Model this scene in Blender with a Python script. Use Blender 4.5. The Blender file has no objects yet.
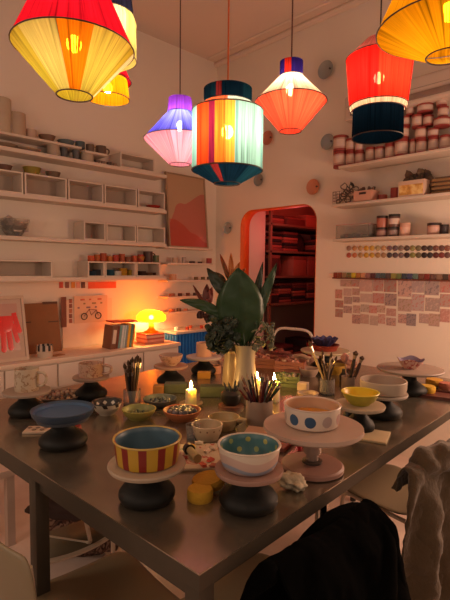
import bpy, bmesh, math, random
from mathutils import Vector, Matrix
random.seed(7)
PI = math.pi
SC = bpy.context.scene
COL = SC.collection
R = math.radians
# ---------------------------------------------------------------- camera (the photograph's viewpoint)
CAM = Vector((0, 0, 1.48)); FPX = 470.0
yaw = R(46.2); pitch = R(-3.84); roll = R(0.56)
_f0 = Vector((-math.sin(yaw), math.cos(yaw), 0)); _r0 = Vector((math.cos(yaw), math.sin(yaw), 0))
_f = _f0*math.cos(pitch) + Vector((0, 0, 1))*math.sin(pitch)
_u0 = _r0.cross(_f)
_r = _r0*math.cos(roll) + _u0*math.sin(roll)
_u = _u0*math.cos(roll) - _r0*math.sin(roll)
def ray(px, py): return _f + _r*((px-225)/FPX) - _u*((py-300)/FPX)
def hz(px, py, z):
    d = ray(px, py); return CAM + d*((z-CAM.z)/d.z)
def hx(px, py, x):
    d = ray(px, py); return CAM + d*((x-CAM.x)/d.x)
def hy(px, py, y):
    d = ray(px, py); return CAM + d*((y-CAM.y)/d.y)
def hd(px, py, dep): return CAM + ray(px, py)*dep
def dep(p): return (Vector(p)-CAM).dot(_f)

# ---------------------------------------------------------------- node helper
def lin(c):
    if isinstance(c, str):
        c = [int(c[i:i+2], 16)/255 for i in (0, 2, 4)]
    return tuple(((v/12.92) if v <= .04045 else ((v+.055)/1.055)**2.4) for v in c)+(1,)
class E:
    def __init__(s, nt, k): s.nt = nt; s.k = k
    def m(s, op, *o):
        n = s.nt.nodes.new('ShaderNodeMath'); n.operation = op
        for i, v in enumerate((s,)+o):
            if isinstance(v, E): s.nt.links.new(v.k, n.inputs[i])
            else: n.inputs[i].default_value = v
        return E(s.nt, n.outputs[0])
    def __add__(s, o): return s.m('ADD', o)
    def __sub__(s, o): return s.m('SUBTRACT', o)
    def __mul__(s, o): return s.m('MULTIPLY', o)
    def __lt__(s, o): return s.m('LESS_THAN', o)
    def __gt__(s, o): return s.m('GREATER_THAN', o)
def newmat(name):
    m = bpy.data.materials.new(name); m.use_nodes = True
    nt = m.node_tree; b = nt.nodes['Principled BSDF']
    return m, nt, b
def coords(nt, kind='Object'):
    n = nt.nodes.new('ShaderNodeTexCoord'); s = nt.nodes.new('ShaderNodeSeparateXYZ')
    nt.links.new(n.outputs[kind], s.inputs[0])
    return E(nt, s.outputs[0]), E(nt, s.outputs[1]), E(nt, s.outputs[2]), n.outputs[kind]
def angle(nt):            # 0..1 round the object's own z axis
    x, y, z, _ = coords(nt)
    return y.m('ARCTAN2', x)*(1/(2*PI))+.5, z
def noise(nt, scale, vec=None, detail=3, rough=.55):
    n = nt.nodes.new('ShaderNodeTexNoise'); n.inputs['Scale'].default_value = scale
    n.inputs['Detail'].default_value = detail; n.inputs['Roughness'].default_value = rough
    if vec is None:
        vec = nt.nodes.new('ShaderNodeTexCoord').outputs['Object']
    nt.links.new(vec, n.inputs['Vector'])
    return E(nt, n.outputs['Fac'])
def mixc(nt, fac, a, b):
    n = nt.nodes.new('ShaderNodeMix'); n.data_type = 'RGBA'
    if isinstance(fac, E): nt.links.new(fac.k, n.inputs[0])
    else: n.inputs[0].default_value = fac
    for v, i in ((a, 6), (b, 7)):
        if isinstance(v, (tuple, list, str)): n.inputs[i].default_value = lin(v) if isinstance(v, str) else v
        else: nt.links.new(v, n.inputs[i])
    return n.outputs[2]
def ramp(nt, fac, stops, mode='CONSTANT'):
    n = nt.nodes.new('ShaderNodeValToRGB'); cr = n.color_ramp; cr.interpolation = mode
    while len(cr.elements) > 1: cr.elements.remove(cr.elements[0])
    cr.elements[0].position = stops[0][0]; cr.elements[0].color = lin(stops[0][1])
    for p, c in stops[1:]:
        e = cr.elements.new(p); e.color = lin(c)
    nt.links.new(fac.k, n.inputs[0]); return n.outputs[0]
def bump(nt, b, h, strength=.3, dist=.01):
    n = nt.nodes.new('ShaderNodeBump'); n.inputs['Strength'].default_value = strength; n.inputs['Distance'].default_value = dist
    nt.links.new(h.k, n.inputs['Height']); nt.links.new(n.outputs[0], b.inputs['Normal'])
_mc = {}
def M(col, rough=.6, metal=0., var=.12, scale=12., bmp=0., spec=.5, trans=0., sss=0., sheen=0.):
    key = (col, rough, metal, var, scale, bmp, spec, trans, sss, sheen)
    if key in _mc: return _mc[key]
    m, nt, b = newmat('mat_'+col)
    c = lin(col); n = noise(nt, scale)
    lo = tuple(v*(1-var) for v in c[:3])+(1,); hi = tuple(min(1, v*(1+var)) for v in c[:3])+(1,)
    nt.links.new(mixc(nt, n, lo, hi), b.inputs['Base Color'])
    b.inputs['Roughness'].default_value = rough; b.inputs['Metallic'].default_value = metal
    b.inputs['Specular IOR Level'].default_value = spec
    b.inputs['Transmission Weight'].default_value = trans
    b.inputs['Sheen Weight'].default_value = sheen
    if sss:
        b.inputs['Subsurface Weight'].default_value = sss; b.inputs['Subsurface Radius'].default_value = (.03, .015, .006)
        b.inputs['Subsurface Scale'].default_value = 1
    if bmp: bump(nt, b, noise(nt, scale*4, detail=5), bmp)
    _mc[key] = m; return m
def emit(col, strength):
    key = ('e', col, strength)
    if key in _mc: return _mc[key]
    m, nt, b = newmat('glow_'+col)
    b.inputs['Base Color'].default_value = lin(col)
    b.inputs['Emission Color'].default_value = lin(col); b.inputs['Emission Strength'].default_value = strength
    _mc[key] = m; return m

# ---------------------------------------------------------------- mesh helpers
def box(bm, x0, x1, y0, y1, z0, z1, mi=0, mat=None):
    vs = [bm.verts.new((x, y, z)) for z in (z0, z1) for y in (y0, y1) for x in (x0, x1)]
    fs = []
    for f in ((0, 2, 3, 1), (4, 5, 7, 6), (0, 1, 5, 4), (2, 6, 7, 3), (0, 4, 6, 2), (1, 3, 7, 5)):
        fc = bm.faces.new([vs[i] for i in f]); fc.material_index = mi; fs.append(fc)
    if mat is not None: bmesh.ops.transform(bm, matrix=mat, verts=vs)
    return vs
def B(*a, **k):
    bm = bmesh.new(); box(bm, *a, **k); return bm
def bev(bm, w=.003, seg=2):
    bmesh.ops.bevel(bm, geom=list(bm.edges), offset=w, segments=seg, affect='EDGES', profile=.6, clamp_overlap=True); return bm
def lathe(prof, seg=36, bm=None, mats=None, c=(0, 0), wob=0., ph=0.):
    """prof: (r, z) from one end to the other"""
    bm = bm or bmesh.new(); rings = []
    for r, z in prof:
        if r < 1e-6: rings.append([bm.verts.new((c[0], c[1], z))])
        else: rings.append([bm.verts.new((c[0]+r*(1+wob*math.sin(3*2*PI*i/seg+ph+z*30))*math.cos(2*PI*i/seg), c[1]+r*(1+wob*math.cos(2*2*PI*i/seg+ph))*math.sin(2*PI*i/seg), z)) for i in range(seg)])
    for k in range(len(rings)-1):
        a, b = rings[k], rings[k+1]
        for i in range(seg):
            j = (i+1) % seg
            if len(a) == 1 and len(b) == 1: continue
            if len(a) == 1: f = bm.faces.new((a[0], b[j], b[i]))
            elif len(b) == 1: f = bm.faces.new((a[i], a[j], b[0]))
            else: f = bm.faces.new((a[i], a[j], b[j], b[i]))
            if mats: f.material_index = mats[k]
    return bm
def tube(pts, r, seg=8, bm=None, closed=False, radii=None, caps=True):
    bm = bm or bmesh.new(); pts = [Vector(p) for p in pts]; n = len(pts); rings = []; prev = None
    for k, p in enumerate(pts):
        if closed: t = pts[(k+1) % n]-pts[k-1]
        else: t = pts[min(k+1, n-1)]-pts[max(k-1, 0)]
        if t.length < 1e-9: t = Vector((0, 0, 1))
        t.normalize()
        if prev is None:
            a = Vector((0, 0, 1)) if abs(t.z) < .9 else Vector((1, 0, 0))
            s = t.cross(a).normalized()
        else: s = (prev-t*prev.dot(t)).normalized()
        prev = s; q = t.cross(s); rr = radii[k] if radii else r
        rings.append([bm.verts.new(p+(s*math.cos(2*PI*i/seg)+q*math.sin(2*PI*i/seg))*rr) for i in range(seg)])
    for k in range(n if closed else n-1):
        a, b = rings[k], rings[(k+1) % n]
        for i in range(seg): bm.faces.new((a[i], a[(i+1) % seg], b[(i+1) % seg], b[i]))
    if caps and not closed:
        bm.faces.new(rings[0][::-1]); bm.faces.new(rings[-1])
    return bm
def arc(p0, p1, p2, n=6):
    p0, p1, p2 = Vector(p0), Vector(p1), Vector(p2)
    return [p0*(1-t)**2+p1*2*t*(1-t)+p2*t*t for t in [i/n for i in range(n+1)]]
def rounded(pts, rad=.03, n=4):
    pts = [Vector(p) for p in pts]; out = [pts[0]]
    for a, b, c in zip(pts, pts[1:], pts[2:]):
        r1 = min(rad, (a-b).length*.45, (c-b).length*.45)
        out += arc(b+(a-b).normalized()*r1, b, b+(c-b).normalized()*r1, n)
    return out+[pts[-1]]
def sphere(r, c=(0, 0, 0), s=(1, 1, 1), sub=3, bm=None, lump=0., seed=0):
    bm = bm or bmesh.new()
    vs = bmesh.ops.create_icosphere(bm, subdivisions=sub, radius=1)['verts']
    rnd = random.Random(seed); ph = [rnd.uniform(0, 6) for _ in range(6)]
    for v in vs:
        p = v.co.copy(); k = 1+lump*(math.sin(3*p.x+ph[0])*math.sin(4*p.y+ph[1])+.6*math.sin(7*p.z+ph[2]+3*p.x)+.4*math.sin(9*p.y+ph[3]))
        v.co = Vector((c[0]+p.x*r*s[0]*k, c[1]+p.y*r*s[1]*k, c[2]+p.z*r*s[2]*k))
    return bm
def xf(bm, mat):
    bmesh.ops.transform(bm, matrix=mat, verts=list(bm.verts)); return bm
def obj(name, bm, mat, parent=None, sharp=38, solid=0., sub=0):
    me = bpy.data.meshes.new(name)
    bmesh.ops.recalc_face_normals(bm, faces=list(bm.faces)) if not getattr(bm, 'keep', False) else None
    bm.to_mesh(me); bm.free()
    me.shade_smooth(); me.set_sharp_from_angle(angle=R(sharp))
    for m in (mat if isinstance(mat, (list, tuple)) else [mat]): me.materials.append(m)
    o = bpy.data.objects.new(name, me); COL.objects.link(o)
    if parent is not None: o.parent = parent
    if solid:
        s = o.modifiers.new('solid', 'SOLIDIFY'); s.thickness = solid; s.offset = 0
    if sub:
        s = o.modifiers.new('sub', 'SUBSURF'); s.levels = sub; s.render_levels = sub
    return o
def tag(o, label, cat, group=None, kind=None):
    o['label'] = label; o['category'] = cat
    if group: o['group'] = group
    if kind: o['kind'] = kind
    return o
def thing(name, label, cat, loc=(0, 0, 0), rz=0, group=None):
    o = bpy.data.objects.new(name, None); COL.objects.link(o)
    o.empty_display_size = .02
    o.location = loc; o.rotation_euler = (0, 0, rz)
    return tag(o, label, cat, group)
def solo(name, bm, mat, label, cat, loc=(0, 0, 0), rz=0, group=None, **k):
    o = obj(name, bm, mat, **k); o.location = loc; o.rotation_euler = (0, 0, rz)
    return tag(o, label, cat, group)
def struct(name, bm, mat, parent=None, **k):
    o = obj(name, bm, mat, parent, **k)
    if parent is None: o['kind'] = 'structure'
    return o
def kids(o): return [c for c in COL.objects if c.parent == o]
def dup(root, loc, rz=0, label=None, group=None):
    r = root.copy(); COL.objects.link(r); r.location = loc; r.rotation_euler = (0, 0, rz)
    if label: r['label'] = label
    if group: r['group'] = group
    for ch in kids(root):
        c = ch.copy(); COL.objects.link(c); c.parent = r
        for g in kids(ch):
            d = g.copy(); COL.objects.link(d); d.parent = c
    return r
ORD = ['first', 'second', 'third', 'fourth', 'fifth', 'sixth', 'seventh', 'eighth', 'ninth', 'tenth', 'eleventh', 'twelfth', 'thirteenth', 'fourteenth', 'fifteenth', 'sixteenth', 'seventeenth', 'eighteenth', 'nineteenth', 'twentieth', 'twenty-first', 'twenty-second', 'twenty-third', 'twenty-fourth']

# ---------------------------------------------------------------- setting
XL, YB, ZC, TZ = -3.88, 3.57, 3.70, .88
def wallmat(name, c, var=.05):
    m, nt, b = newmat(name); n = noise(nt, 1.3, detail=5)
    cc = lin(c)
    nt.links.new(mixc(nt, n, tuple(v*(1-var) for v in cc[:3])+(1,), tuple(min(1, v*(1+var)) for v in cc[:3])+(1,)), b.inputs['Base Color'])
    b.inputs['Roughness'].default_value = .75; bump(nt, b, noise(nt, 60, detail=4), .08); return m
WALL = wallmat('wall_plaster', 'eadccd'); CEIL = wallmat('ceiling_plaster', 'dfcabb')
struct('wall_left', B(XL-.12, XL, -1.5, YB+.16, 0, ZC), WALL)
struct('ceiling', B(XL-.12, 2.6, -1.5, YB+.16, ZC, ZC+.1), CEIL)
m, nt, b = newmat('floor_concrete')
nt.links.new(ramp(nt, noise(nt, 2.2, detail=8, rough=.65), [(.3, 'd8bfb2'), (.5, 'e4cec2'), (.7, 'efdfd4')], 'LINEAR'), b.inputs['Base Color'])
b.inputs['Roughness'].default_value = .42
struct('floor', B(XL-.12, 2.6, -1.5, 6.6, -.08, 0), m)
# back wall with an arched opening (rounded top corners)
DX0, DX1 = hy(240, 290, YB).x, hy(315, 290, YB).x
DZ = 2.08
bm = bmesh.new()
def arch_pts(rad=.16, n=8):
    pts = [(DX0, 0), (DX0, DZ-rad)]
    pts += [(DX0+rad-rad*math.cos(a), DZ-rad+rad*math.sin(a)) for a in [PI/2*i/n for i in range(1, n+1)]]
    pts += [(DX1-rad+rad*math.sin(a), DZ-rad+rad*math.cos(a)) for a in [PI/2*i/n for i in range(0, n+1)]]
    return pts+[(DX1, 0)]
AP = arch_pts(); WT = .13
box(bm, XL-.12, DX0, YB, YB+WT, 0, ZC); box(bm, DX1, 2.6, YB, YB+WT, 0, ZC)
for (xa_, za_), (xb_, zb_) in zip(AP[1:-1], AP[2:-1]):
    if xb_-xa_ < 1e-5: continue
    for y in (YB, YB+WT): bm.faces.new([bm.verts.new(p) for p in ((xa_, y, za_), (xb_, y, zb_), (xb_, y, ZC), (xa_, y, ZC))])
struct('wall_back', bm, WALL)
bm = bmesh.new()
for (x0, z0), (x1, z1) in zip(AP, AP[1:]):
    bm.faces.new([bm.verts.new(p) for p in ((x0, YB-.001, z0), (x1, YB-.001, z1), (x1, YB+WT, z1), (x0, YB+WT, z0))])
bmesh.ops.remove_doubles(bm, verts=list(bm.verts), dist=.0001)
struct('trim_arch', bm, M('e8611c', .6), solid=.006)
struct('trim_cornice', tube([(XL, YB-.02, ZC-.02), (2.5, YB-.02, ZC-.02)], .03), CEIL)
struct('trim_ceiling', tube([(XL+.02, YB-.16, ZC-.005), (2.5, YB-.16, ZC-.005)], .014), CEIL)
struct('baseboard_left', bev(B(XL, XL+.02, -1.5, YB, 0, .12)), M('d9cabd'))
# small room behind the arch
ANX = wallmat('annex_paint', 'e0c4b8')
bm = bmesh.new()
box(bm, -3.98, DX0-.0, YB+WT, YB+WT+.26, 0, 2.9)        # stub beside the opening
struct('wall_stub', bm, ANX)
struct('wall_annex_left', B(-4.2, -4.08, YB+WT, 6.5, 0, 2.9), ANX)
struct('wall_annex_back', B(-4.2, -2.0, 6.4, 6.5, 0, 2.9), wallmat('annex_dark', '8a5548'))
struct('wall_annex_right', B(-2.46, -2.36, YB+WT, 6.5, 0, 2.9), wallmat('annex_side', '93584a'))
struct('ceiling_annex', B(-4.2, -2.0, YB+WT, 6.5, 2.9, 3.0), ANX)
# ---------------------------------------------------------------- camera object
cd = bpy.data.cameras.new('camera'); co = bpy.data.objects.new('camera', cd); COL.objects.link(co)
cd.sensor_fit = 'HORIZONTAL'; cd.sensor_width = 36; cd.lens = FPX/450*36; cd.clip_start = .02
co.matrix_world = Matrix(((_r.x, _u.x, -_f.x, CAM.x), (_r.y, _u.y, -_f.y, CAM.y), (_r.z, _u.z, -_f.z, CAM.z), (0, 0, 0, 1)))
SC.camera = co
# ---------------------------------------------------------------- left wall: shelves, cubbies, what stands on them
SHELF = M('d9c7b8', .55, var=.05)
SD, XS = .20, XL+.20           # shelf depth and front edge
def shelf(name, x0, x1, y0, y1, ztop, t, label, cat='shelf', mat=SHELF, group=None):
    return solo(name, bev(B(x0, x1, y0, y1, ztop-t, ztop), .003), mat, label, cat, group=group)
ZA, ZB, ZCc, ZD = 2.365, 2.03, 1.71, 1.395
YE = 2.745
shelf('wall_shelf', XL, XS, -.6, YE, ZA, .03, 'long white shelf on the side wall, highest of the full-length ones, carrying grey pots')
shelf('wall_shelf', XL, XS, -.6, YE, ZB, .03, 'long white shelf on the side wall under the row of four open cubbies')
shelf('wall_shelf', XL, XS, -.6, YE, ZCc, .03, 'long white side-wall shelf with a glass bowl at one end and cubbies opposite')
shelf('wall_shelf', XL, XS, -.6, YE, ZD, .03, 'lowest long white shelf on the side wall, just above the glowing lamp')
yr = hx(83, 147, XS).y
shelf('riser_shelf', XL, XS-.02, -.6, yr, 2.475, .018, 'thin white raised shelf board carrying clay cylinders, near the ceiling lamp')
box_l = hx(109, 158, XS).y
shelf('riser_shelf', XL, XS-.02, yr+.03, box_l, 2.455, .018, 'short white raised board holding two dark mugs')
# legs under riser are vases; cubbies
def cubby(y0, y1, z0, h, label, back=True, g=None, d=.185, brace=True):
    o = thing('shelf_cubby', label, 'shelf box', ((XL+XS)/2, (y0+y1)/2, z0), 0, g); w = (y1-y0)/2; t = .012; bm = bmesh.new()
    box(bm, -d/2, d/2, -w, w, 0, t); box(bm, -d/2, d/2, -w, w, h-t, h)
    box(bm, -d/2, d/2, -w, -w+t, t, h-t); box(bm, -d/2, d/2, w-t, w, t, h-t)
    obj('case', bm, SHELF, o)
    if back: obj('back_panel', B(-d/2, -d/2+.006, -w+t, w-t, t, h-t), M('b8a595', .7, var=.08), o)
    return o
ysB = [hx(p, 190, XS).y for p in (-30, 24.5, 68, 104.5, 138, 166)]
for i, lb in enumerate(['white open cubby under the red-brown bowl, nearest the viewer', 'wide white cubby under the olive and brown bowls', 'white empty cubby in the middle of the upper cubby row', 'white empty cubby between two others above the poster height', 'white open end cubby holding a flat red dish']):
    cubby(ysB[i]+.006, ysB[i+1]-.006, ZB, .165, lb, back=i < 4, g='cubbies of the upper row')
cubby(hx(121, 160, XS).y, hx(155, 160, XS).y, ZA, .13, 'white open cubby on the highest long shelf, beside the purple lamp', back=False)
ysC = [hx(p, 235, XS).y for p in (84, 106.5, 137, 166)]
for i, lb in enumerate(['white cubby nearest the glass bowl on the middle shelf', 'white cubby at the middle of the middle shelf', 'white end cubby touching the leaning art print']):
    cubby(ysC[i]+.004, ysC[i+1]-.004, ZCc, .155, lb, back=i < 1, g='cubbies of the middle row')
ysD = [hx(p, 270, XS).y for p in (88, 105.5, 136.5, 161)]
for i, lb in enumerate(['white cubby filled with dark blue things', 'white cubby with yellow and blue stacks under orange pots', 'white cubby with small dark pots beside the glow']):
    cubby(ysD[i]+.003, ysD[i+1]-.003, ZD, .135, lb, g='cubbies of the lowest row')
cubby(hx(-20, 270, XS).y, hx(53, 270, XS).y, ZD, .135, 'long white empty cubby above the framed hand picture')

# pottery blanks on the side shelves
def pot(name, px, pyb, x, z, prof, col, label, cat, **k):
    p = hx(px, pyb, x)
    return solo(name, lathe(prof, 24), M(col, **k) if isinstance(col, str) else col, label, cat, (x, p.y, z))
XM = -3.77
def cyl(r, h, t=.006): return [(0, 0), (r*.96, 0), (r, .006), (r, h), (r-t, h), (r-t, .01), (0, .01)]
def bowlp(r, h, rb=.5, t=.006): return [(0, 0), (r*rb, 0), (r*rb*1.02, .006), (r*.85, h*.5), (r, h), (r-t, h), (r*.82-t, h*.5), (r*rb*.9, .012), (0, .012)]
pot('clay_vase', 1, 130, XM, 2.475, cyl(.075, .25), 'b8a690', 'tall pale clay cylinder vase at the near end of the raised board', 'vase')
pot('clay_vase', 17, 133, XM, 2.475, cyl(.065, .17), 'b39a84', 'short pale clay cylinder vase beside the tallest one', 'vase')
pot('clay_cup', 31, 137, XM, 2.475, cyl(.042, .07), 'bda08e', 'small pinkish clay cup on the raised board', 'cup')
pot('clay_bowl', 47, 138, XM, 2.475, bowlp(.065, .05, .6), '7a5c4a', 'low dark brown bowl on the raised board', 'bowl')
pot('clay_bowl', 66, 143, XM, 2.475, bowlp(.07, .04, .6), '5f6a6e', 'low grey blue bowl on the raised board', 'bowl')
pot('clay_cup', 80, 146, XM, 2.475, cyl(.04, .055), '4c5a62', 'small dark blue cup at the far end of the raised board', 'cup')
pot('clay_vase', 53, 152, XM, ZA, cyl(.05, .092), 'b09c8a', 'pale clay cylinder under the raised board', 'vase')
for px, c, l in ((64, '5a5c60', 'left'), (76, '626468', 'right')):
    pot('striped_tumbler', px, 155, XM, ZA, [(0, 0), (.034, 0), (.026, .03), (.03, .09), (.025, .09), (.02, .02), (0, .02)], c, 'dark waisted tumbler under the raised board, the %s' % ('one nearer the pale cylinder' if l == 'left' else 'one nearer the pale wide vase'), 'tumbler')
pot('clay_vase', 87, 158, XM, ZA, cyl(.055, .085), 'b8a391', 'wide pale clay vase under the short raised board', 'vase')
pot('clay_plate', 5, 148, XM, ZA, bowlp(.09, .03, .5), '8d7866', 'brown shallow dish nearest the viewer on the top long shelf', 'dish')
pot('clay_plate', 27, 150, XM, ZA, bowlp(.10, .022, .5), 'a08a78', 'broad flat clay plate on the top long shelf', 'plate')
def mug(name, px, pyb, x, z, r, h, col, label, hr=0, loc=None, patt=None):
    p = loc or (x, hx(px, pyb, x).y, z)
    o = thing(name, label, 'mug', p, hr)
    obj('body', lathe(cyl(r, h, .004), 28), patt or M(col, .45), o)
    obj('handle', tube(arc((r*.96, 0, h*.82), (r*1.9, 0, h*.9), (r*1.75, 0, h*.5), 5)+arc((r*1.75, 0, h*.5), (r*1.6, 0, h*.15), (r*.96, 0, h*.22), 5)[1:], r*.13, 8), patt or M(col, .45), o)
    return o
mug('clay_mug', 90, 150, XM, 2.455, .034, .07, '6f5a4e', 'dark mug at the near end of the short raised board', PI/2)
mug('clay_mug', 101, 153, XM, 2.455, .045, .075, '5e4a40', 'larger dark mug with handle at the far end of the short raised board', PI/2)
for i, (px, c, r) in enumerate(((97, '6d5b52', .024), (103, '8b7a70', .02), (109, '5b4c46', .024), (115, '9a8272', .022), (120, 'a58d80', .02))):
    pot('small_pot', px, 163, XM, ZA, bowlp(r, .04, .7), c, 'small dark pot in a row under the short raised board, %s from the pale vase' % ORD[i], 'pot')
pot('clay_bowl', 4, 168, XM, ZB+.165, bowlp(.06, .045, .7), '6b4a3c', 'red-brown bowl on top of the nearest cubby', 'bowl')
pot('clay_bowl', 32, 172, XM, ZB+.165, bowlp(.07, .06, .7), '8a7a28', 'olive green bowl on top of the wide cubby', 'bowl')
pot('clay_bowl', 53, 175, XM, ZB+.165, bowlp(.06, .05, .7), '6e5a48', 'brown bowl on top of the wide cubby beside the olive one', 'bowl')
pot('red_dish', 153, 212, XM, ZB+.012, bowlp(.07, .03, .6), 'a82a1e', 'flat red dish inside the end cubby', 'dish')
# glass bowl
m, nt, b = newmat('clear_glass'); b.inputs['Transmission Weight'].default_value = .85; b.inputs['Roughness'].default_value = .08; b.inputs['Base Color'].default_value = (.92, .88, .84, 1); b.inputs['IOR'].default_value = 1.3
GLASS = m
o = thing('glass_bowl', 'crumpled clear glass bowl on the middle long shelf', 'bowl', (XM, hx(14, 236, XM).y, ZCc))
obj('body', lathe(bowlp(.12, .13, .45), 28, wob=.05), GLASS, o)
for i in range(5):
    a = i*1.3
    obj('wrapped_stem', sphere(.045, (.05*math.cos(a), .055*math.sin(a), .06+.012*i), sub=2, lump=.2, seed=i), M('c4b4a6', .3), o)
# orange pots along the top of the lowest cubbies
cols = ['c4552a', 'b9632f', 'a84a2a', 'c97a3a', 'ad3f2c', 'b55a3a', '8a5038', 'c4613c', 'a7372c', 'b04034']
for i in range(10):
    px = 91+i*6.2
    pot('glazed_pot', px, 261, XM-(i % 2)*.03, ZD+.135, cyl(.028, .05+.012*(i % 3)), cols[i], 'small orange red pot in the row above the lowest cubbies, %s from the near end' % ORD[i], 'pot')
mug('dark_jug', 148, 261, XM, ZD+.135, .045, .105, '4a2e26', 'dark brown jug with handle above the end cubby', PI/2)
pot('green_pot', 156, 261, XM, ZD+.135, cyl(.03, .07), '5e6a4c', 'green grey pot beside the dark jug', 'pot')
pot('orange_pot', 141, 261, XM, ZD+.135, bowlp(.035, .055, .6), 'b0742e', 'ochre pot in front of the dark jug', 'pot')
for i, (px, n, c) in enumerate(((92, 3, '2c4055'), (97, 4, '3b3b44'), (101, 3, '24506a'), (110, 4, '2d5a6e'), (117, 3, 'd5d0c8'), (123, 5, 'b98e2c'), (131, 4, 'a68a2e'), (142, 3, '45322c'), (149, 2, '6b4a36'), (156, 2, '4c2d28'))):
    p = hx(px, 277, XM)
    for k in range(n):
        solo('stacked_saucer', lathe([(0, 0), (.034, 0), (.042, .012), (.04, .014), (0, .006)], 18), M(c), 'small glazed saucer, %s up in the %s pile inside the lowest cubbies' % (ORD[k], ORD[i]), 'saucer', (XM, p.y, ZD+.012+k*.013), group='saucers in the lowest cubbies')
# stuff pinned under the lowest shelf
def card(name, px0, py0, px1, py1, x, mat, label, cat, t=.003, group=None, lean=0):
    a, b_ = hx(px0, py0, x), hx(px1, py1, x)
    y0, y1 = min(a.y, b_.y), max(a.y, b_.y); z0, z1 = min(a.z, b_.z), max(a.z, b_.z)
    return solo(name, B(x, x+t, y0, y1, z0, z1), mat, label, cat, group=group)
XW = XL+.001
for i, (px, c) in enumerate(((61, 'c8503c'), (67, '8a5a50'), (73, 'd8903a'), (78, 'd8a090'), (83, '5a3a34'))):
    card('pinned_card', px-2, 282, px+2, 288, XW, M(c), 'small square colour card pinned under the lowest shelf, %s from the near end' % ORD[i], 'card')
card('paper_strip', 88, 282, 116, 288, XW, M('e0603c'), 'orange paper strip pinned under the lowest shelf', 'strip')
# cardboard and prints on the console
def leaner(name, px0, py0, px1, py1, xb, zb, label, cat, parts, lean=.06):
    """a flat panel leaning on the wall: outline from its corner points at the mean plane"""
    a, b_ = hx(px0, py1, xb), hx(px1, py1, xb); y0, y1 = a.y, b_.y
    zt = hx((px0+px1)/2, py0, xb-lean).z; h = math.hypot(zt-zb, lean)
    o = thing(name, label, cat, (xb, (y0+y1)/2, zb)); o.rotation_euler = (0, -math.atan2(lean, zt-zb), 0)
    w = (y1-y0)/2
    for nm, u0, u1, v0, v1, d0, d1, mt in parts:
        obj(nm, B(d0, d1, -w+2*w*u0, -w+2*w*u1, h*v0, h*v1), mt, o)
    return o
ZK = .78; XF = -3.45
leaner('cardboard_sheet', 24, 303, 62, 357, XL+.13, ZK, 'tall brown cardboard sheet leaning behind the small checked pot', 'cardboard', [('sheet', 0, 1, 0, 1, -.004, .004, M('8d5f3e', .8)), ('slot', .05, .25, .62, .64, .004, .006, M('4a2e1e')), ('slot', .7, .98, .6, .62, .004, .006, M('4a2e1e')), ('flap_edge', .6, 1, .97, 1.02, -.006, .006, M('5a3524'))], .08)
card('ruler_sign', 61, 297, 66.5, 327, XL+.03, M('74402e'), 'narrow dark brown printed strip on the wall between cardboard and bicycle poster', 'sign')
card('backing_board', 62, 300, 112, 361, XL+.012, M('e6cdbb'), 'plain cream board on the wall behind the binders', 'board')
bm = bmesh.new()
pc = hx(91, 309, XL+.02)
o = thing('bicycle_poster', 'pale wall poster with a drawing of a loaded bicycle with two black wheels', 'poster', (XL+.02, pc.y, pc.z))
w = (hx(108, 309, XL).y-hx(75, 309, XL).y)/2
obj('paper', B(0, .003, -w, w, -.12, .12), M('d9b79c', .7, var=.04), o)
for s in (-.42, .42): obj('wheel', tube([(.006, w*s+.028*math.cos(t*PI/8), -.062+.028*math.sin(t*PI/8)) for t in range(16)], .004, 6, closed=True), M('2a1c18'), o)
bm = bmesh.new(); tube([(.006, -w*.42, -.06), (.006, -.02, 0), (.006, .05, -.01), (.006, w*.42, -.06)], .003, 5, bm); tube([(.006, -.02, 0), (.006, 0, -.055), (.006, .05, -.01)], .003, 5, bm)
obj('bicycle_drawing', bm, M('8a4a38'), o)
for i in range(9): obj('ink_mark', bev(B(.003, .005, 0, .02+.02*(i % 2), 0, .014), .001), M(['7d6a80', 'b85a3c', '8d7a58'][i % 3]), o).location = (0, -w*.8+w*.17*i, .01+.035*((i*5) % 3)) 
for i in range(5):
    card('test_tile', 69, 299+i*5, 72, 303+i*5, XL+.016, M(['9a5240', '804a3c', 'b06a4c', '7a4438', 'a65a4a'][i]), 'small red brown tile in the column beside the bicycle poster, %s from the top' % ORD[i], 'tile')
# framed hand picture
m, nt, b = newmat('hand_print'); x, y, z, _ = coords(nt)
n = noise(nt, 14, detail=2)
dd = (y*y*1.2+(z-.17)*(z-.17)*.5).m('SQRT')+n*.07
nt.links.new(ramp(nt, dd, [(0, 'f03a30'), (.105, 'd85046'), (.135, 'caa79a')]), b.inputs['Base Color']); b.inputs['Roughness'].default_value = .12
leaner('picture_frame', -18, 296, 29, 366, XF-.1, ZK, 'white framed picture of a red hand leaning at the near end of the console', 'picture',
       [('frame', 0, 1, .0, .05, -.012, .012, M('c9ad98', .4)), ('frame', 0, 1, .95, 1, -.012, .012, M('c9ad98', .4)), ('frame', 0, .05, .05, .95, -.012, .012, M('c9ad98', .4)), ('frame', .94, 1, .05, .95, -.012, .012, M('c9ad98', .4)), ('mount', .05, .94, .05, .95, -.004, .002, M('c4a595', .5)), ('print_ground', .15, .84, .16, .88, .002, .004, M('c4978a', .2))], .10)
pf = [q for q in COL.objects if q.name.startswith('picture_frame')][0]
wf = abs(hx(29, 366, XF-.1).y-hx(-18, 366, XF-.1).y)/2
bm = bmesh.new()
for yc, z0_, z1_, rr_ in ((0, .34, .27, .055), (-.055, .27, .13, .018), (-.02, .27, .09, .019), (.018, .27, .10, .019), (.055, .28, .15, .017), (.07, .36, .22, .018)):
    tube([(0, yc*.9, z0_), (0, yc*1.1, (z0_+z1_)/2), (0, yc*1.35, z1_)], rr_, 12, bm)
    sphere(rr_, (0, yc*1.35, z1_), sub=2, bm=bm)
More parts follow.
